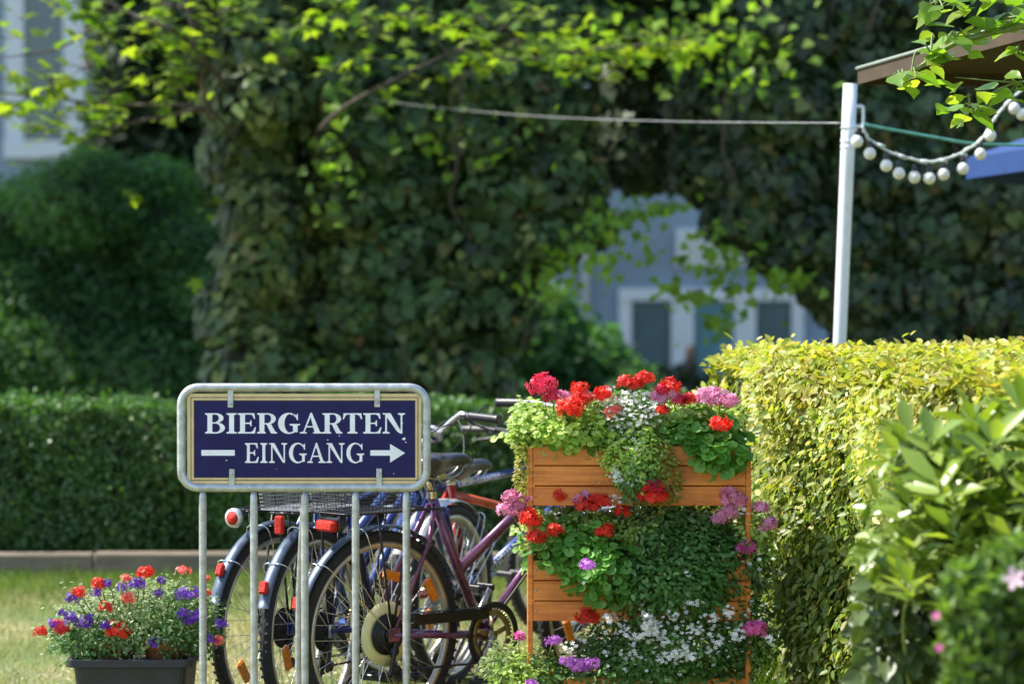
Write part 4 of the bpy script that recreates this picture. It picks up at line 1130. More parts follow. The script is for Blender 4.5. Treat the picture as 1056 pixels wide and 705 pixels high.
    hbk = m.build('handlebar', M['steel'] if frame != 'diamond' else M['blackmetal'], t)
    for s, q in zip((-1, 1), L_):
        d = (q[4] - q[3]).normalized(); p0 = q[3] + d * .0
        m = MB(); p1 = q[4] + d * .035
        n = 13; m.tube([p0.lerp(p1, i / (n - 1)) for i in range(n)], [.0165 if i % 2 else .0155 for i in range(n)][:-1] + [.018], 12)
        m.build('grip', M['black'], t)
        m = MB(); b0 = q[3] - d * .02 + Vector((0, 0, -.005)); m.bbox(b0, (.03, .03, .028), .005)
        m.tube(smooth_path([b0, b0 + fw * .045 + Vector((0, 0, -.02)), b0 + fw * .05 + d * .06 + Vector((0, 0, -.035)), b0 + fw * .045 + d * .11 + Vector((0, 0, -.04))], 4), [.006] * 12 + [.005], 8)
        m.build('brake_lever', M['black'], t)
    m = MB()
    for s, q in zip((-1, 1), L_):
        m.tube(smooth_path([q[3] + fw * .03, q[3] + fw * .12 + Vector((0, 0, .03)), ce + fw * .1 + Vector((0, s * .02, -.08)), hb + Vector((.03, s * .01, .03)), hb + Vector((-.1, s * .015, -.05)), dn_a.lerp(dn_b, .5) + Vector((0, -.018, .0)), bb + Vector((0, -.02, .02))], 7), .0024, 6)
    m.build('brake_cable', M['black'], t)
    # drivetrain (right side = local -y)
    m = MB(); cc = bb + Vector((0, -.046, 0)); rc = .088
    for k in range(44):
        a = 2 * PI * k / 44; m.box(cc + Vector(((rc + .003) * math.cos(a), 0, (rc + .003) * math.sin(a))), (.008, .003, .006), Matrix.Rotation(-a, 3, 'Y'))
    m.lathe([(rc, -.002), (rc, .002), (.068, .002), (.068, -.002)], cc, 'y', 44, True)
    for k in range(5):
        a = 2 * PI * k / 5 + .3; m.tube([cc, cc + Vector((.07 * math.cos(a), 0, .07 * math.sin(a)))], [.012, .009], 8, flat=(1, .35))
    m.lathe([(0, -.012), (.018, -.012), (.018, .01)], cc, 'y', 18)
    ch = m.build('chainring', M['brass' if frame == 'step' else 'blackmetal'], t)
    for s in (-1, 1):
        a = math.radians(crank_ang) + (0 if s < 0 else PI)
        e = bb + Vector((.17 * math.cos(a), s * .062, .17 * math.sin(a)))
        m = MB(); m.tube([bb + Vector((0, s * .058, 0)), e], [.014, .0105], 10, flat=(1, .6)); k = m.build('crank', M['steel'], t)
        m = MB(); pc = e + Vector((0, s * .055, 0))
        for dx in (-.032, .032): m.bbox(pc + Vector((dx, 0, 0)), (.012, .085, .022), .003)
        for dy in (-.04, 0, .04): m.bbox(pc + Vector((0, dy, 0)), (.06, .01, .018), .002)
        m.tube([e, pc], .006, 8); m.build('pedal', M['black'], k)
    m = MB(); sp_c = axr + Vector((0, -.046, 0))
    for i, r_ in enumerate((.068, .060, .052, .044, .036)):
        m.lathe([(r_, -.001), (r_, .001), (r_ - .02, .001), (r_ - .02, -.001)], sp_c + Vector((0, .008 - i * .0035, 0)), 'y', 26, True)
    m.lathe([(.0, -.01), (.02, -.01), (.02, .012)], sp_c, 'y', 16); m.build('sprocket', M['blackmetal'], t)
    m = MB(); r1 = rc + .002; r2 = .04
    ptsT = [cc + Vector((0, 0, r1)), sp_c + Vector((0, 0, r2))]; ptsB = [cc + Vector((0, 0, -r1)), sp_c + Vector((.03, 0, -.12))]
    m.tube(ptsT, .0038, 6); m.tube(ptsB, .0038, 6); m.tube([sp_c + Vector((.03, 0, -.12)), sp_c + Vector((.005, 0, -.06)), sp_c + Vector((-.03, 0, -.03))], .0038, 6); m.build('chain', M['blackmetal'], t)
    m = MB(); m.bbox(sp_c + Vector((.012, -.008, -.075)), (.02, .012, .13), .005, Matrix.Rotation(.25, 3, 'Y'))
    for q in (Vector((.02, -.002, -.055)), Vector((.03, -.002, -.12))): m.lathe([(.0, -.004), (.018, -.004), (.018, .004), (0, .004)], sp_c + q, 'y', 14)
    m.build('derailleur', M['blackmetal'], t)
    if chaincase:
        m = MB(); m.bbox(Vector((.26, -.062, .372)), (.34, .006, .036), .003, Matrix.Rotation(.02, 3, 'Y')); m.bbox(Vector((.26, -.05, .3925)), (.34, .03, .003), .001, Matrix.Rotation(.02, 3, 'Y'))
        m.lathe([(rc + .028, -.001), (rc + .028, .001), (rc + .006, .001), (rc + .006, -.001)], cc + Vector((0, -.010, 0)), 'y', 40, True)
        m.build('chain_guard', M['blackmetal'], t)
    if carr:
        cz = .735
        k = carrier(t, R, cz)
    if rear_light == 'wide':
        m = MB(); m.bbox((-.225, 0, .70), (.03, .09, .036), .008); o = m.build('rear_light', M['reflred'], t)
        m = MB(); m.bbox((-.205, 0, .703), (.02, .104, .046), .006); m.build('housing', M['blackmetal'], o)
    if rear_light == 'round':
        m = MB(); m.lathe([(0, -.012), (.022, -.010), (.024, 0)], (-.225, 0, .715), 'x', 20); o = m.build('rear_light', M['reflred'], t)
        m = MB(); m.lathe([(.023, -.012), (.031, -.010), (.033, .004), (.02, .012), (0, .012)], (-.222, 0, .715), 'x', 20); m.build('bezel', M['guard_white'], o)
    if rear_light == 'bar':
        m = MB(); m.bbox((-.225, 0, .70), (.02, .03, .06), .005); m.build('rear_light', M['reflred'], t)
    if basket: spring_basket(t, *basket_geo, basket)
    # dynamo lamp front
    m = MB(); m.lathe([(0, -.03), (.02, -.025), (.03, .02), (.032, .03), (0, .034)], hb + Vector((.06, 0, .09)), 'x', 18); o = m.build('front_lamp', M['black'], t)
    m = MB(); m.lathe([(.03, 0), (.02, .008), (0, .01)], hb + Vector((.094, 0, .09)), 'x', 18); m.build('lens', M['chrome'], o)
    m = MB(); m.tube([bb + Vector((-.04, .04, 0)), bb + Vector((-.14, .1, -.25))], [.009, .007], 8); m.build('kick_stand', M['steel'], t)
    return t
RZ = math.radians(43.5)
def bl_loc(px, D): return (P(px, 651, D).x, D, 0)
bike('purple step-through bicycle with pale yellow spoke disc, the nearest one to the planter', bl_loc(392, 7.9), RZ, paint='purple', frame='step', seatz=.89, barz=1.035,
     guard='guard', basket='blackmetal', basket_geo=(-.09, .742, .28, .24, .17), rear_light='wide', disc=.105, chaincase=True, refl=((75, .19), (30, .25)), crank_ang=-123, spoke='chrome', seat_off=.05, bar_sweep=.03)
bike('bicycle with silver blue mudguard and wire basket, standing between the purple one and the outermost', bl_loc(323, 7.98), math.radians(66), paint='navy', frame='step', seatz=.86, barz=.93,
     guard='guard', basket='basket', basket_geo=(-.02, .742, .30, .22, .16), rear_light='bar', crank_ang=-80, bar_turn=-1.15, refl=((200, .2),), rearguard_refl=152)
bike('outermost bicycle, nearest the potted flowers, with round rear lamp on its carrier', bl_loc(283, 8.06), math.radians(60), paint='blue', frame='step', seatz=.84, barz=.87,
     guard='guard', rear_light='round', crank_ang=-95, refl=((215, .22),), rearguard_refl=144, rise=.14, bar_sweep=.0, bar_half=.33)
bike('orange and blue bicycle lettered NOVARA on its down tube, behind the purple frame', bl_loc(411, 9.0), RZ - .01, R=.325, paint='red', frame='low', seatz=.80, barz=.86, guard='guard_white', carr=False,
     down_paint='blue', down_text='NOVARA', crank_ang=165, rearguard_refl=False, bar_sweep=.04, refl=((60, .2),), seat_off=.06, bbp=(.34, .315))
bike('blue bicycle with white lettering along its level top tube and a black saddle, farthest back', bl_loc(392, 9.45), math.radians(47), R=.335, paint='navy', frame='diamond', seatz=.79, barz=.86, guard='guard_navy', carr=False,
     top_text='CROSS - COUNTRY', crank_ang=10, rearguard_refl=False, bar_sweep=.03, bar_turn=.05, tyre_w=.022, bar_half=.33)

# ------------------------------------------------------------------ wooden planter and its plants
PD = 7.6
def planter():
    c = P(659, 600, PD)
    t = empty('wooden_planter', (c.x, PD, 0), 0, 'three tier orange stained wooden planter stand full of flowers beside the bicycles', 'planter')
    w = 229 * PD / FPX; dep = .2
    for i, (ya, yb) in enumerate(((459, 521.5), (577, 640), (698, 761))):
        z1 = P(659, ya, PD).z; z0 = P(659, yb, PD).z; ph = (z1 - z0) / 3
        off = -.0
        box = None
        m = MB(); m.bbox((0, dep / 2, z0 + .008), (w - .04, dep - .06, .012), .002); box = m.build('planter_box', M['wood'], t)
        for k in range(3):
            m = MB(); ww = w - .029
            m.bbox((0.0, 0.0, z0 + ph * (k + .5)), (ww, .016, ph - .0032), .0022); o = m.build('plank', M['wood'], box)
            o.location.x = 0; m = MB(); m.bbox((0, dep - .02, z0 + ph * (k + .5)), (ww, .016, ph - .0032), .0022); m.build('plank', M['wood'], box)
            for s in (-1, 1):
                m = MB(); m.bbox((s * (ww / 2 - .010), dep / 2 - .01, z0 + ph * (k + .5)), (.016, dep - .04, ph - .0032), .0022); m.build('side_plank', M['wood'], box)
        m = MB(); m.bbox((0, dep / 2 - .01, z1 - .03), (w - .07, dep - .045, .02), .004); m.build('soil', M['soil'], box)
    for s in (-1, 1):
        for (yy, hh) in ((.006, P(659, 461, PD).z), (dep - .03, P(659, 461, PD).z)):
            m = MB(); m.bbox((s * (w / 2 - .006), yy, hh / 2), (.017, .034, hh), .002); m.build('post', M['wood'], t)
    for i, (ya, yb) in enumerate(((459, 521.5), (577, 640))):
        z1 = P(659, ya, PD).z; z0 = P(659, yb, PD).z; ph = (z1 - z0) / 3
        for k in range(3):
            for sx in (-1, 1):
                m = MB(); m.lathe([(0, -.0022), (.0032, -.0012), (.0036, 0)], (sx * (w / 2 - .024), -.0081, z0 + ph * (k + .5)), 'y', 10); m.build('screw', M['steel'], t)
    m = MB()
    for s in (-1, 1): m.bbox((s * (w / 2 - .006), dep / 2 - .01, P(659, 648, PD).z), (.0165, dep - .075, .02), .002)
    m.build('brace', M['wood'], t)
planter()
def plant(name, label, cat, px, py, D, specs, heads=(), group=None, sprinkle=None, zbase=None, hb=None):
    """specs: (px,py,rx,ry,depth_m,n,leaf material, template, size)"""
    c = P(px, py, D)
    t = empty(name, (c.x, D, c.z), 0, label, cat, group)
    mb = MB()
    for sp_ in specs:
        (x, y, rx, ry, dp, n, lm, tpl, sz) = sp_[:9]; cc = P(x, y, D + (sp_[9] if len(sp_) > 9 else 0)); s = D / FPX
        d = rdir(n); rad = rng.uniform(0.25, 1, (n, 1)) ** .5
        lump = 1 + .24 * np.sin(d[:, :1] * 9 + x) * np.sin(d[:, 2:] * 8 + y) + rng.exponential(.07, (n, 1))
        pts = np.array([[cc.x, cc.y, cc.z]]) + d * rad * lump * np.array([[rx * s, dp, ry * s]])
        nrm = d * .5 + rdir(n) * .5 + [[0, -.35, .75]]
        tip = d * .7 + rdir(n) * .6 + DOWN * .15
        scatter('foliage', tpl, local(t, pts), nrm, tip, rng.uniform(sz * .65, sz * 1.2, n), L[lm], t)
        for _ in range(max(4, n // 70)):
            i = random.randrange(n); a = Vector(pts[i]) - Vector(t.location); b = Vector((cc.x + random.uniform(-.3, .3) * rx * s, D + .03, cc.z - ry * s * .7)) - Vector(t.location)
            mb.tube([b, (a + b) / 2 + Vector((0, 0, .012)), a], [.002, .0017, .001], 4, cap=False)
    for h in heads:
        x, y, r, col = h[:4]; DD = D - (h[4] if len(h) > 4 else .06)
        blossoms(t, 'flower_head', x, y, DD, r * 1.22, col, bs=(hb or .021) * (1 if col not in ('lilac', 'purple') else .8))
        stem_to(mb, t, x, y, DD, P(px * .6 + x * .4, py + 12, D + .02) - Vector(t.location))
    if sprinkle:
        for (col, bs, lst) in sprinkle:
            pts = []
            for (x, y, rx, ry, n, dd) in lst:
                cc = P(x, y, D - dd); s = D / FPX
                d = rdir(n); d[:, 1] = -np.abs(d[:, 1])
                pts.append(np.array([[cc.x, cc.y, cc.z]]) + d * rng.uniform(.5, 1.05, (n, 1)) * np.array([[rx * s, .07, ry * s]]))
            pts = np.concatenate(pts); n = len(pts)
            scatter('small_flowers', 'blossom', local(t, pts), rdir(n) * .5 + [[0, -.6, .8]], rdir(n), bs * rng.uniform(.7, 1.25, n), F[col], t)
    mb.build('stem', M['twig'], t)
    return t
plant('geranium', 'lime leaved geranium with red and crimson heads, bicycle end of the top box', 'potted plant', 580, 455, PD + .05,
      [(582, 443, 52, 24, .09, 1500, 'lime', 'round', .024), (545, 440, 17, 28, .07, 420, 'lime', 'round', .022), (538, 482, 6, 40, .04, 320, 'olive', 'small', .018, -.05), (590, 440, 50, 20, .06, 500, 'lime', 'round', .02, -.07), (615, 432, 34, 22, .08, 500, 'lime', 'round', .024), (600, 452, 40, 14, .08, 380, 'geran', 'round', .03)],
      [(559, 398, 15, 'crimson'), (569, 409, 9, 'crimson'), (582, 409, 9, 'pink', .03), (597, 401, 9, 'red'), (588, 421, 14, 'red', .12), (598, 412, 9, 'red', .1), (607, 410, 7, 'coral'), (622, 407, 10, 'red', .1), (633, 425, 8, 'coral', .1)])
plant('alyssum', 'white flowering plant trailing down the middle of the top box', 'potted plant', 652, 460, PD + .04,
      [(648, 438, 38, 32, .09, 1700, 'trail', 'small', .018), (657, 468, 30, 38, .06, 1500, 'lime', 'small', .017, -.07), (658, 490, 24, 30, .05, 900, 'trail', 'small', .016, -.08), (686, 490, 17, 34, .04, 600, 'olive', 'small', .016, -.08), (640, 470, 24, 26, .05, 600, 'lime', 'small', .016, -.07), (642, 425, 40, 20, .08, 600, 'pale', 'small', .017), (683, 478, 18, 22, .05, 350, 'lime', 'small', .012)],
      [(647, 395, 10, 'red'), (656, 396, 7, 'red'), (665, 391, 9, 'red'), (682, 402, 8, 'crimson'), (691, 398, 10, 'red')],
      sprinkle=[('white', .0135, [(650, 425, 34, 22, 130, .07), (635, 408, 22, 10, 40, .06), (652, 460, 16, 30, 60, .07), (645, 490, 14, 14, 26, .09), (632, 488, 8, 5, 10, .09)])])
plant('geranium', 'dark round leaved geranium with pink heads at the hedge end of the top box', 'potted plant', 728, 455, PD + .05,
      [(722, 443, 42, 22, .09, 700, 'geran', 'round', .034), (744, 464, 24, 18, .06, 200, 'geran', 'round', .040, -.07), (715, 428, 40, 14, .08, 420, 'lime', 'round', .02), (752, 432, 16, 16, .06, 160, 'lime', 'small', .02)],
      [(679, 410, 10, 'pink'), (690, 407, 9, 'pink'), (702, 413, 9, 'crimson'), (711, 411, 8, 'red'), (683, 422, 7, 'red', .1), (728, 410, 12, 'pink'), (742, 412, 13, 'pink'), (752, 415, 10, 'pink'), (736, 405, 8, 'pink'), (743, 438, 11, 'red', .13)])
plant('geranium', 'fresh green geranium with orange red heads spilling over the bicycle end of the middle box', 'potted plant', 590, 575, PD + .05,
      [(590, 563, 50, 32, .10, 800, 'geran', 'round', .032), (622, 588, 38, 32, .07, 380, 'geran', 'round', .032, -.09), (560, 550, 26, 24, .08, 380, 'lime', 'round', .022), (600, 535, 45, 16, .07, 420, 'lime', 'small', .022)],
      [(674, 511, 15, 'red', .12), (674, 504, 10, 'crimson', .12), (577, 511, 7, 'red'), (600, 515, 10, 'pink'), (606, 521, 12, 'red', .08), (619, 517, 11, 'red', .08), (642, 528, 8, 'red', .08), (624, 548, 10, 'red', .1), (572, 547, 8, 'red', .1), (553, 554, 9, 'red', .1), (546, 536, 11, 'red', .1), (545, 529, 7, 'red', .08),
       (606, 583, 9, 'lilac', .21), (527, 511, 9, 'pink'), (523, 526, 10, 'pink'), (533, 524, 9, 'pink'), (539, 515, 8, 'pink')],
      sprinkle=[('white', .013, [(572, 528, 10, 4, 8, .05), (637, 515, 12, 6, 14, .06), (603, 600, 3, 3, 2, .12)])])
plant('ivy_geranium', 'dense dark leaved plant with pink heads at the hedge end of the middle box', 'potted plant', 710, 580, PD + .05,
      [(700, 568, 60, 46, .11, 4200, 'trail', 'oval', .024), (742, 578, 44, 38, .10, 2200, 'trail', 'oval', .024), (690, 600, 62, 34, .07, 2600, 'trail', 'oval', .024, -.09), (780, 560, 18, 32, .07, 260, 'lime', 'oval', .022), (690, 535, 50, 12, .07, 420, 'pale', 'oval', .020), (776, 545, 22, 22, .08, 420, 'lime', 'oval', .024), (782, 590, 14, 20, .06, 300, 'pale', 'oval', .022), (705, 608, 46, 20, .10, 1100, 'trail', 'oval', .024), (660, 545, 40, 18, .08, 700, 'lime', 'oval', .022)],
      [(755, 512, 12, 'pink'), (763, 517, 8, 'pink'), (751, 529, 11, 'pink'), (741, 535, 8, 'pink'), (785, 524, 9, 'pink'), (793, 541, 10, 'pink'), (770, 565, 10, 'magenta')],
      sprinkle=[('white', .014, [(706, 593, 5, 8, 5, .11), (762, 527, 10, 6, 10, .06), (775, 575, 14, 14, 8, .06)])])
plant('bacopa', 'white flowering mound filling the bottom box', 'potted plant', 690, 675, PD + .04,
      [(690, 668, 88, 46, .13, 5200, 'trail', 'oval', .020), (640, 690, 60, 32, .12, 1800, 'trail', 'small', .020), (766, 650, 32, 42, .09, 1300, 'trail', 'oval', .020), (780, 665, 16, 30, .07, 420, 'lime', 'small', .018), (690, 640, 70, 22, .1, 900, 'pale', 'small', .018), (700, 715, 90, 30, .12, 900, 'trail', 'small', .022)],
      [(606, 636, 11, 'red', .1), (779, 649, 12, 'magenta', .12), (593, 685, 10, 'lilac', .14), (602, 689, 7, 'lilac', .14), (611, 684, 8, 'lilac', .14), (583, 681, 7, 'lilac', .14)],
      sprinkle=[('white', .0140, [(690, 660, 86, 42, 150, .11)] + [(random.gauss(695, 44), random.gauss(650, 17), random.uniform(5, 11), random.uniform(4, 8), random.randint(9, 20), .13) for _ in range(26)] + [(775, 640, 16, 22, 26, .06)])])
plant('lobelia', 'light green leafy plant with lilac heads at the bicycle end of the bottom box', 'potted plant', 540, 700, PD + .02,
      [(535, 694, 36, 30, .10, 900, 'lime', 'oval', .022), (565, 700, 30, 26, .09, 600, 'trail', 'oval', .022), (520, 680, 18, 16, .07, 300, 'pale', 'small', .02)],
      [(570, 661, 8, 'lilac'), (536, 656, 6, 'magenta'), (547, 704, 6, 'lilac', .1)])

# ------------------------------------------------------------------ pot of flowers at lower left
def pot():
    D = 7.62
    c = P(141, 672, D); s = D / FPX
    t = empty('plant_pot', (c.x, D, 0), 0, 'dark plastic tub on the lawn holding red and purple flowers', 'plant pot')
    h = c.z; w = 59 * s
    def rr(hw, hd, z, q=.03):
        pts = []
        for (sx, sy, a0) in ((1, 1, 0), (-1, 1, 90), (-1, -1, 180), (1, -1, 270)):
            for k in range(5):
                an = math.radians(a0 + k * 22.5); pts.append(Vector((sx * (hw - q) + q * math.cos(an), sy * (hd - q) + q * math.sin(an), z)))
        return pts
    rings = [rr(w * .80, .12, .0), rr(w * .84, .125, .01), rr(w * .97, .155, h - .032), rr(w * .97, .155, h - .028), rr(w * 1.08, .172, h - .024), rr(w * 1.08, .172, h), rr(w * 1.0, .16, h), rr(w * .95, .15, h - .03)]
    m = MB(); n = 20; vs = [v for r in rings for v in r]
    fs = [(i * n + k, i * n + (k + 1) % n, (i + 1) * n + (k + 1) % n, (i + 1) * n + k) for i in range(len(rings) - 1) for k in range(n)] + [tuple(range(n))[::-1]]
    m.add(vs, fs, False); m.build('tub', M['pot'], t, .002)
    m = MB(); m.add(rr(w * .96, .152, h - .03), [tuple(range(20))]); m.build('soil', M['soil'], t)
    for (x, lab) in ((116, 'terracotta pot standing inside the dark tub, at its outer side'), (172, 'terracotta pot standing inside the dark tub, at the side next to the sign post')):
        cc = P(x, 672, D)
        q = empty('terracotta_pot', (cc.x, D, h - .10), 0, lab, 'flower pot', 'terracotta pots in the tub')
        m = MB(); m.lathe([(0, 0), (.05, 0), (.07, .115), (.075, .115), (.078, .142), (.069, .142), (.066, .12), (0, .118)], (0, 0, .0), 'z', 24); m.build('pot_body', M['terracotta'], q)
    reds = [(150, 591, 9), (189, 588, 7, 'coral'), (101, 603, 8), (81, 611, 8), (133, 617, 8, 'coral'), (110, 626, 8), (121, 650, 12), (42, 651, 7), (61, 645, 9, 'crimson'), (129, 596, 6, 'coral'), (225, 661, 6, 'coral'), (213, 611, 4, 'coral'), (212, 596, 4, 'coral'), (65, 650, 7, 'red')]
    purples = [(74, 638, 9), (87, 642, 9), (56, 643, 7), (75, 617, 8), (100, 611, 6), (111, 602, 6), (141, 603, 10), (125, 606, 7), (163, 611, 6), (189, 613, 9), (202, 612, 9), (203, 637, 10), (190, 633, 8), (108, 645, 7), (160, 663, 7), (229, 644, 7), (218, 659, 7), (64, 632, 5), (166, 598, 5), (195, 640, 7), (92, 637, 5)]
    hd = [(r[0], r[1], r[2], r[3] if len(r) > 3 else 'red', .12) for r in reds] + [(p[0], p[1], p[2], 'purple', .13) for p in purples]
    plant('verbena', 'bushy pale leaved plant with red and purple flower heads in the dark tub', 'potted plant', 140, 650, D,
          [(140, 636, 74, 36, .14, 4400, 'pale', 'small', .017), (100, 655, 46, 26, .14, 2300, 'trail', 'small', .017), (185, 642, 40, 36, .13, 2100, 'trail', 'small', .017), (165, 615, 50, 20, .1, 900, 'pale', 'small', .015), (90, 675, 16, 14, .05, 220, 'pale', 'small', .016), (70, 645, 26, 14, .1, 300, 'trail', 'small', .015)], hd, hb=.017)
pot()

# ------------------------------------------------------------------ white pole, wire, string lights
def pole():
    D = 10.2
    b = P(866, 352, D); tp = P(877, 87, D); d = (tp - b) / (tp.z - b.z)
    foot = b - d * b.z; foot.z = 0
    t = empty('white_pole', foot, 0, 'white painted metal pole standing behind the golden hedge', 'pole')
    m = MB(); r = 7.0 * D / FPX
    m.tube([Vector((0, 0, 0)), b - foot, tp - foot - d * .3, tp - foot], [r * .95, r * .95, r * 1.02, r * 1.02], 20); m.build('pole_tube', M['polewhite'], t)
    m = MB()
    for y in (132, 146, 152): 
        c = P(874.5, y, D) - foot; m.tube([c - d * .004, c + d * .004], r * 1.12, 20)
    m.build('strap', M['polewhite'], t)
    m = MB(); m.tube(smooth_path([P(880, 110, D) - foot, P(889, 110, D) - foot, P(890, 115, D) - foot, P(890, 126, D) - foot, P(888, 130, D) - foot, P(880, 130, D) - foot], 4), .007, 8); m.build('hook', M['polewhite'], t)
    # wire to the ivy tree
    a = P(868, 127, D - .03); e = P(360, 100, 15.9); mid = (a + e) / 2 + Vector((0, 0, -.05))
    w = MB(); w.tube(smooth_path([a, a.lerp(mid, .5) + Vector((0, 0, -.01)), mid, mid.lerp(e, .5) + Vector((0, 0, -.01)), e], 8), .0019, 6)
    o = w.build('wire', M['galv'], None); tag(o, 'thin pale wire stretched from the white pole to the ivy covered trunk', 'wire')
    # string lights
    bulbs = [(884, 146), (897, 158.5), (914, 171), (927, 179), (943, 183), (958.5, 184), (973, 180), (993, 174), (1011, 159), (1021, 140), (1046, 112), (1054, 118)]
    D2 = 10.0
    s = empty('string_lights', P(889, 130, D2), 0, 'string of white globe bulbs hanging from the white pole to the brown parasol', 'string lights')
    o0 = Vector(s.location)
    cab = [(889, 130), (895, 142), (903, 148), (920, 158), (940, 164), (958, 167), (975, 164), (993, 157), (1012, 144), (1022, 128), (1034, 112), (1048, 98), (1070, 80)]
    m = MB(); pth = smooth_path([P(x, y, D2) - o0 for x, y in cab], 6); m.tube(pth, .0055, 8)
    m.tube([p + Vector((.006 * math.sin(i * 1.7), .005, .008 * math.cos(i * 1.3))) for i, p in enumerate(pth)], .003, 6)
    for k in (13, 20, 27, 34, 41): m.tube([pth[k], pth[k] + Vector((.03, 0, -.008))], .008, 6)
    m.build('cord', M['cable'], s)
    R_ = 6.4 * D2 / FPX
    for (x, y) in bulbs:
        c = P(x, y, D2) - o0
        m = MB(); m.lathe([(0, -R_), (R_ * .5, -R_ * .866), (R_ * .866, -R_ * .5), (R_, 0), (R_ * .866, R_ * .5), (R_ * .6, R_ * .8), (R_ * .4, R_ * .98)], c, 'z', 20); q = m.build('bulb', M['bulb'], s)
        m = MB(); m.lathe([(R_ * .42, R_ * .9), (R_ * .46, R_ * 1.3), (R_ * .4, R_ * 1.9), (R_ * .15, R_ * 2.1), (0, R_ * 2.1)], c, 'z', 14)
        near = min(pth, key=lambda p: (p - c).length); m.tube([c + Vector((0, 0, R_ * 2)), near], .002, 5); m.build('socket', M['black'], q)
    g = MB(); g.tube(smooth_path([P(889, 128, D2 + .05), P(920, 134, D2 + .05), P(960, 141, D2 + .05), P(1003, 148, D2 + .05), P(1060, 150, D2 + .1)], 6), .006, 8)
    o = g.build('cable', M['cablegreen'], None); tag(o, 'green cable running from the white pole above the globe bulbs', 'cable')
pole()
# ------------------------------------------------------------------ parasols
def parasol(label, center, rz, half, ztop, rise, mt, sides=4, hem=None, valance=.07):
    t = empty('parasol', (center[0], center[1], 0), rz, label, 'parasol', None)
    m = MB(); R = half / math.cos(PI / sides); off = PI / sides
    def ring(k, r, z): a = off + 2 * PI * k / sides; return Vector((r * math.cos(a), r * math.sin(a), z))
    n = sides; vs = [Vector((0, 0, ztop + rise))] + [ring(k, R, ztop) for k in range(n)] + [ring(k, R, ztop - valance) for k in range(n)] + [Vector((0, 0, ztop + rise - .012))] + [ring(k, R - .008, ztop - .008) for k in range(n)] + [ring(k, R - .008, ztop - valance) for k in range(n)]
    b = 2 * n + 1; fs = []
    for k in range(n):
        l = (k + 1) % n
        fs += [(0, 1 + k, 1 + l), (1 + k, 1 + n + k, 1 + n + l, 1 + l), (b, b + 1 + l, b + 1 + k), (b + 1 + k, b + 1 + l, b + 1 + n + l, b + 1 + n + k), (1 + n + k, b + 1 + n + k, b + 1 + n + l, 1 + n + l)]
    m.add(vs, fs); m.build('canopy', M[mt], t)
    if hem:
        m = MB(); m.tube([ring(k, R + .004, ztop + .004) for k in range(n)], .007, 6, closed=True); m.build('hem', M[hem], t)
    m = MB()
    for k in range(n): m.tube([ring(k, R * .98, ztop - .025), Vector((0, 0, ztop + rise - .05))], .009, 6)
    m.build('rib', M['beam'], t)
    m = MB(); m.tube([(0, 0, 0), (0, 0, ztop + rise + .04)], .024, 14); m.build('pole_tube', M['beam'], t)
    m = MB(); m.lathe([(0, 0), (.24, 0), (.24, .05), (.05, .07), (.04, .25), (0, .25)], (0, 0, 0), 'z', 24); m.build('base', M['pot'], t)
zc = P(882, 72, 9.0).z
parasol('brown fabric parasol whose corner juts in above the white pole', (2.70, 8.06), math.radians(11.5), 1.2, zc, .42, 'parasol', 4, 'parasolhem', .055)
bz = P(1012, 160, 11.5)
parasol('blue parasol behind the end of the globe bulb string', (bz.x + 1.25, 11.5), .2, 1.2, P(1056, 160, 11.5).z, .45, 'parasolblue', 8, None, .10)

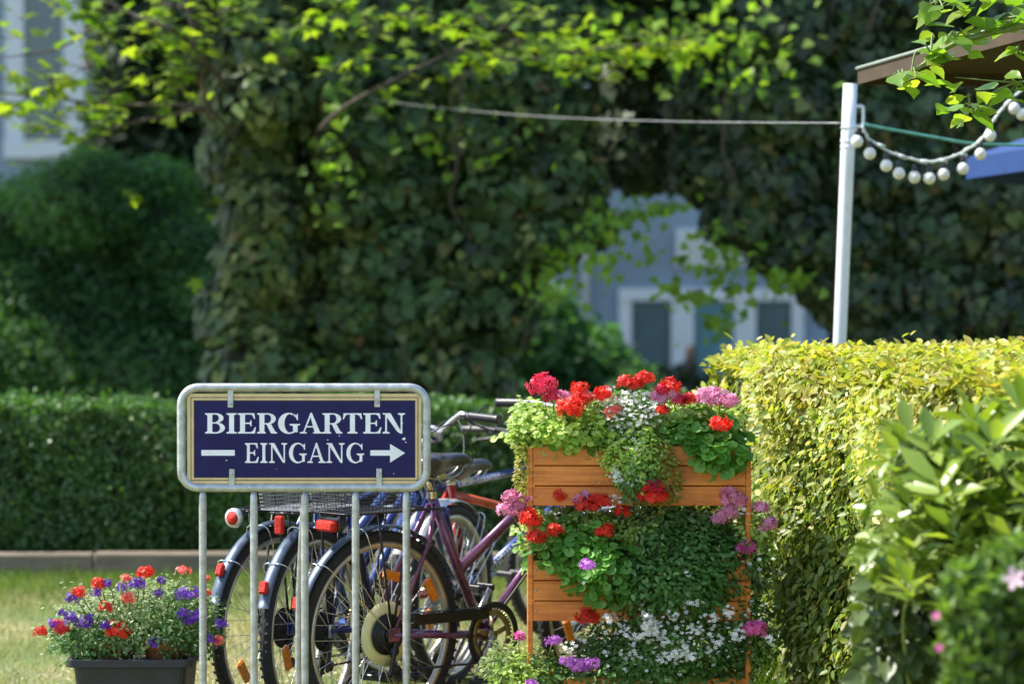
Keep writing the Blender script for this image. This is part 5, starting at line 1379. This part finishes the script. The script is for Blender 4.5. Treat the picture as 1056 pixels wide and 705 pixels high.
def overhang():
    D = 7.3
    def C(px, py, n, sx=12, sz=8, d=D): return (P(px, py, d), n, sx * d / FPX, sz * d / FPX)
    base = (P(1200, 300, D).x, D, 0)
    limbs = [([(base[0], D, 0), (base[0], D + .05, 1.4), P(1180, 40, D), P(1100, 20, D), P(1040, 30, D), P(985, 45, D), P(945, 72, D)], .022), ([P(1100, 20, D), P(1050, 5, D), P(990, -4, D), P(960, 4, D)], .01),
             ([P(1180, 90, D), P(1090, 88, D), P(1050, 85, D), P(1012, 102, D)], .008), ([P(1050, 85, D), P(1030, 84, D), P(985, 80, D)], .004)]
    cl = [C(940, 75, 5, 6, 8), C(930, 82, 3, 6, 4), C(960, 55, 6, 10, 8), C(985, 40, 7, 10, 7), C(1005, 28, 7, 10, 7), C(1030, 20, 9, 12, 9), C(1050, 25, 8, 8, 10), C(990, 5, 8, 12, 5), C(1020, 0, 9, 12, 6), C(965, 5, 5, 8, 4), C(1000, 108, 7, 9, 7), C(1012, 115, 7, 9, 7), C(990, 115, 3, 6, 5), C(985, 85, 3, 5, 4), C(1035, 85, 4, 8, 4), C(1050, 92, 4, 5, 5), C(970, 62, 5, 8, 8), C(1050, 55, 5, 5, 8)]
    branchy('vine', 'leafy vine spray hanging over the brown parasol corner with yellow green leaves', 'vine', base, limbs, cl, 'vine', 'broad', (.05, .095), .06, M['twig'], droop=.9)
overhang()

# ------------------------------------------------------------------ light
SUN_EL = math.radians(52)
az = math.atan2(.19, -.80)      # direction to the sun in the xy plane
sd = Vector((math.cos(az) * math.cos(SUN_EL), math.sin(az) * math.cos(SUN_EL), math.sin(SUN_EL)))
w = bpy.data.worlds.new('World'); scene.world = w; w.use_nodes = True
nt = w.node_tree; bg = nt.nodes['Background']
sky = nt.nodes.new('ShaderNodeTexSky'); sky.sky_type = 'NISHITA'; sky.sun_disc = False
sky.sun_elevation = SUN_EL; sky.sun_rotation = math.atan2(sd.x, sd.y)
sky.air_density = 1.0; sky.dust_density = 1.0; sky.ozone_density = 1.0
nt.links.new(sky.outputs[0], bg.inputs[0]); bg.inputs[1].default_value = .15
sl = bpy.data.lights.new('sun', 'SUN'); sl.energy = 4.5; sl.angle = math.radians(.53); sl.color = (1, .955, .87)
so = bpy.data.objects.new('sun', sl); COL.objects.link(so); so.rotation_euler = sd.to_track_quat('Z', 'Y').to_euler(); so.location = (0, 0, 20)
scene.view_settings.view_transform = 'Standard'; scene.view_settings.look = 'None'; scene.view_settings.gamma = 1
scene.view_settings.exposure = 1.2
cy = scene.cycles
cy.use_denoising = True
cy.max_bounces = 6; cy.diffuse_bounces = 3; cy.glossy_bounces = 3; cy.transmission_bounces = 4; cy.transparent_max_bounces = 4
cy.sample_clamp_indirect = 6; cy.caustics_reflective = False; cy.caustics_refractive = False
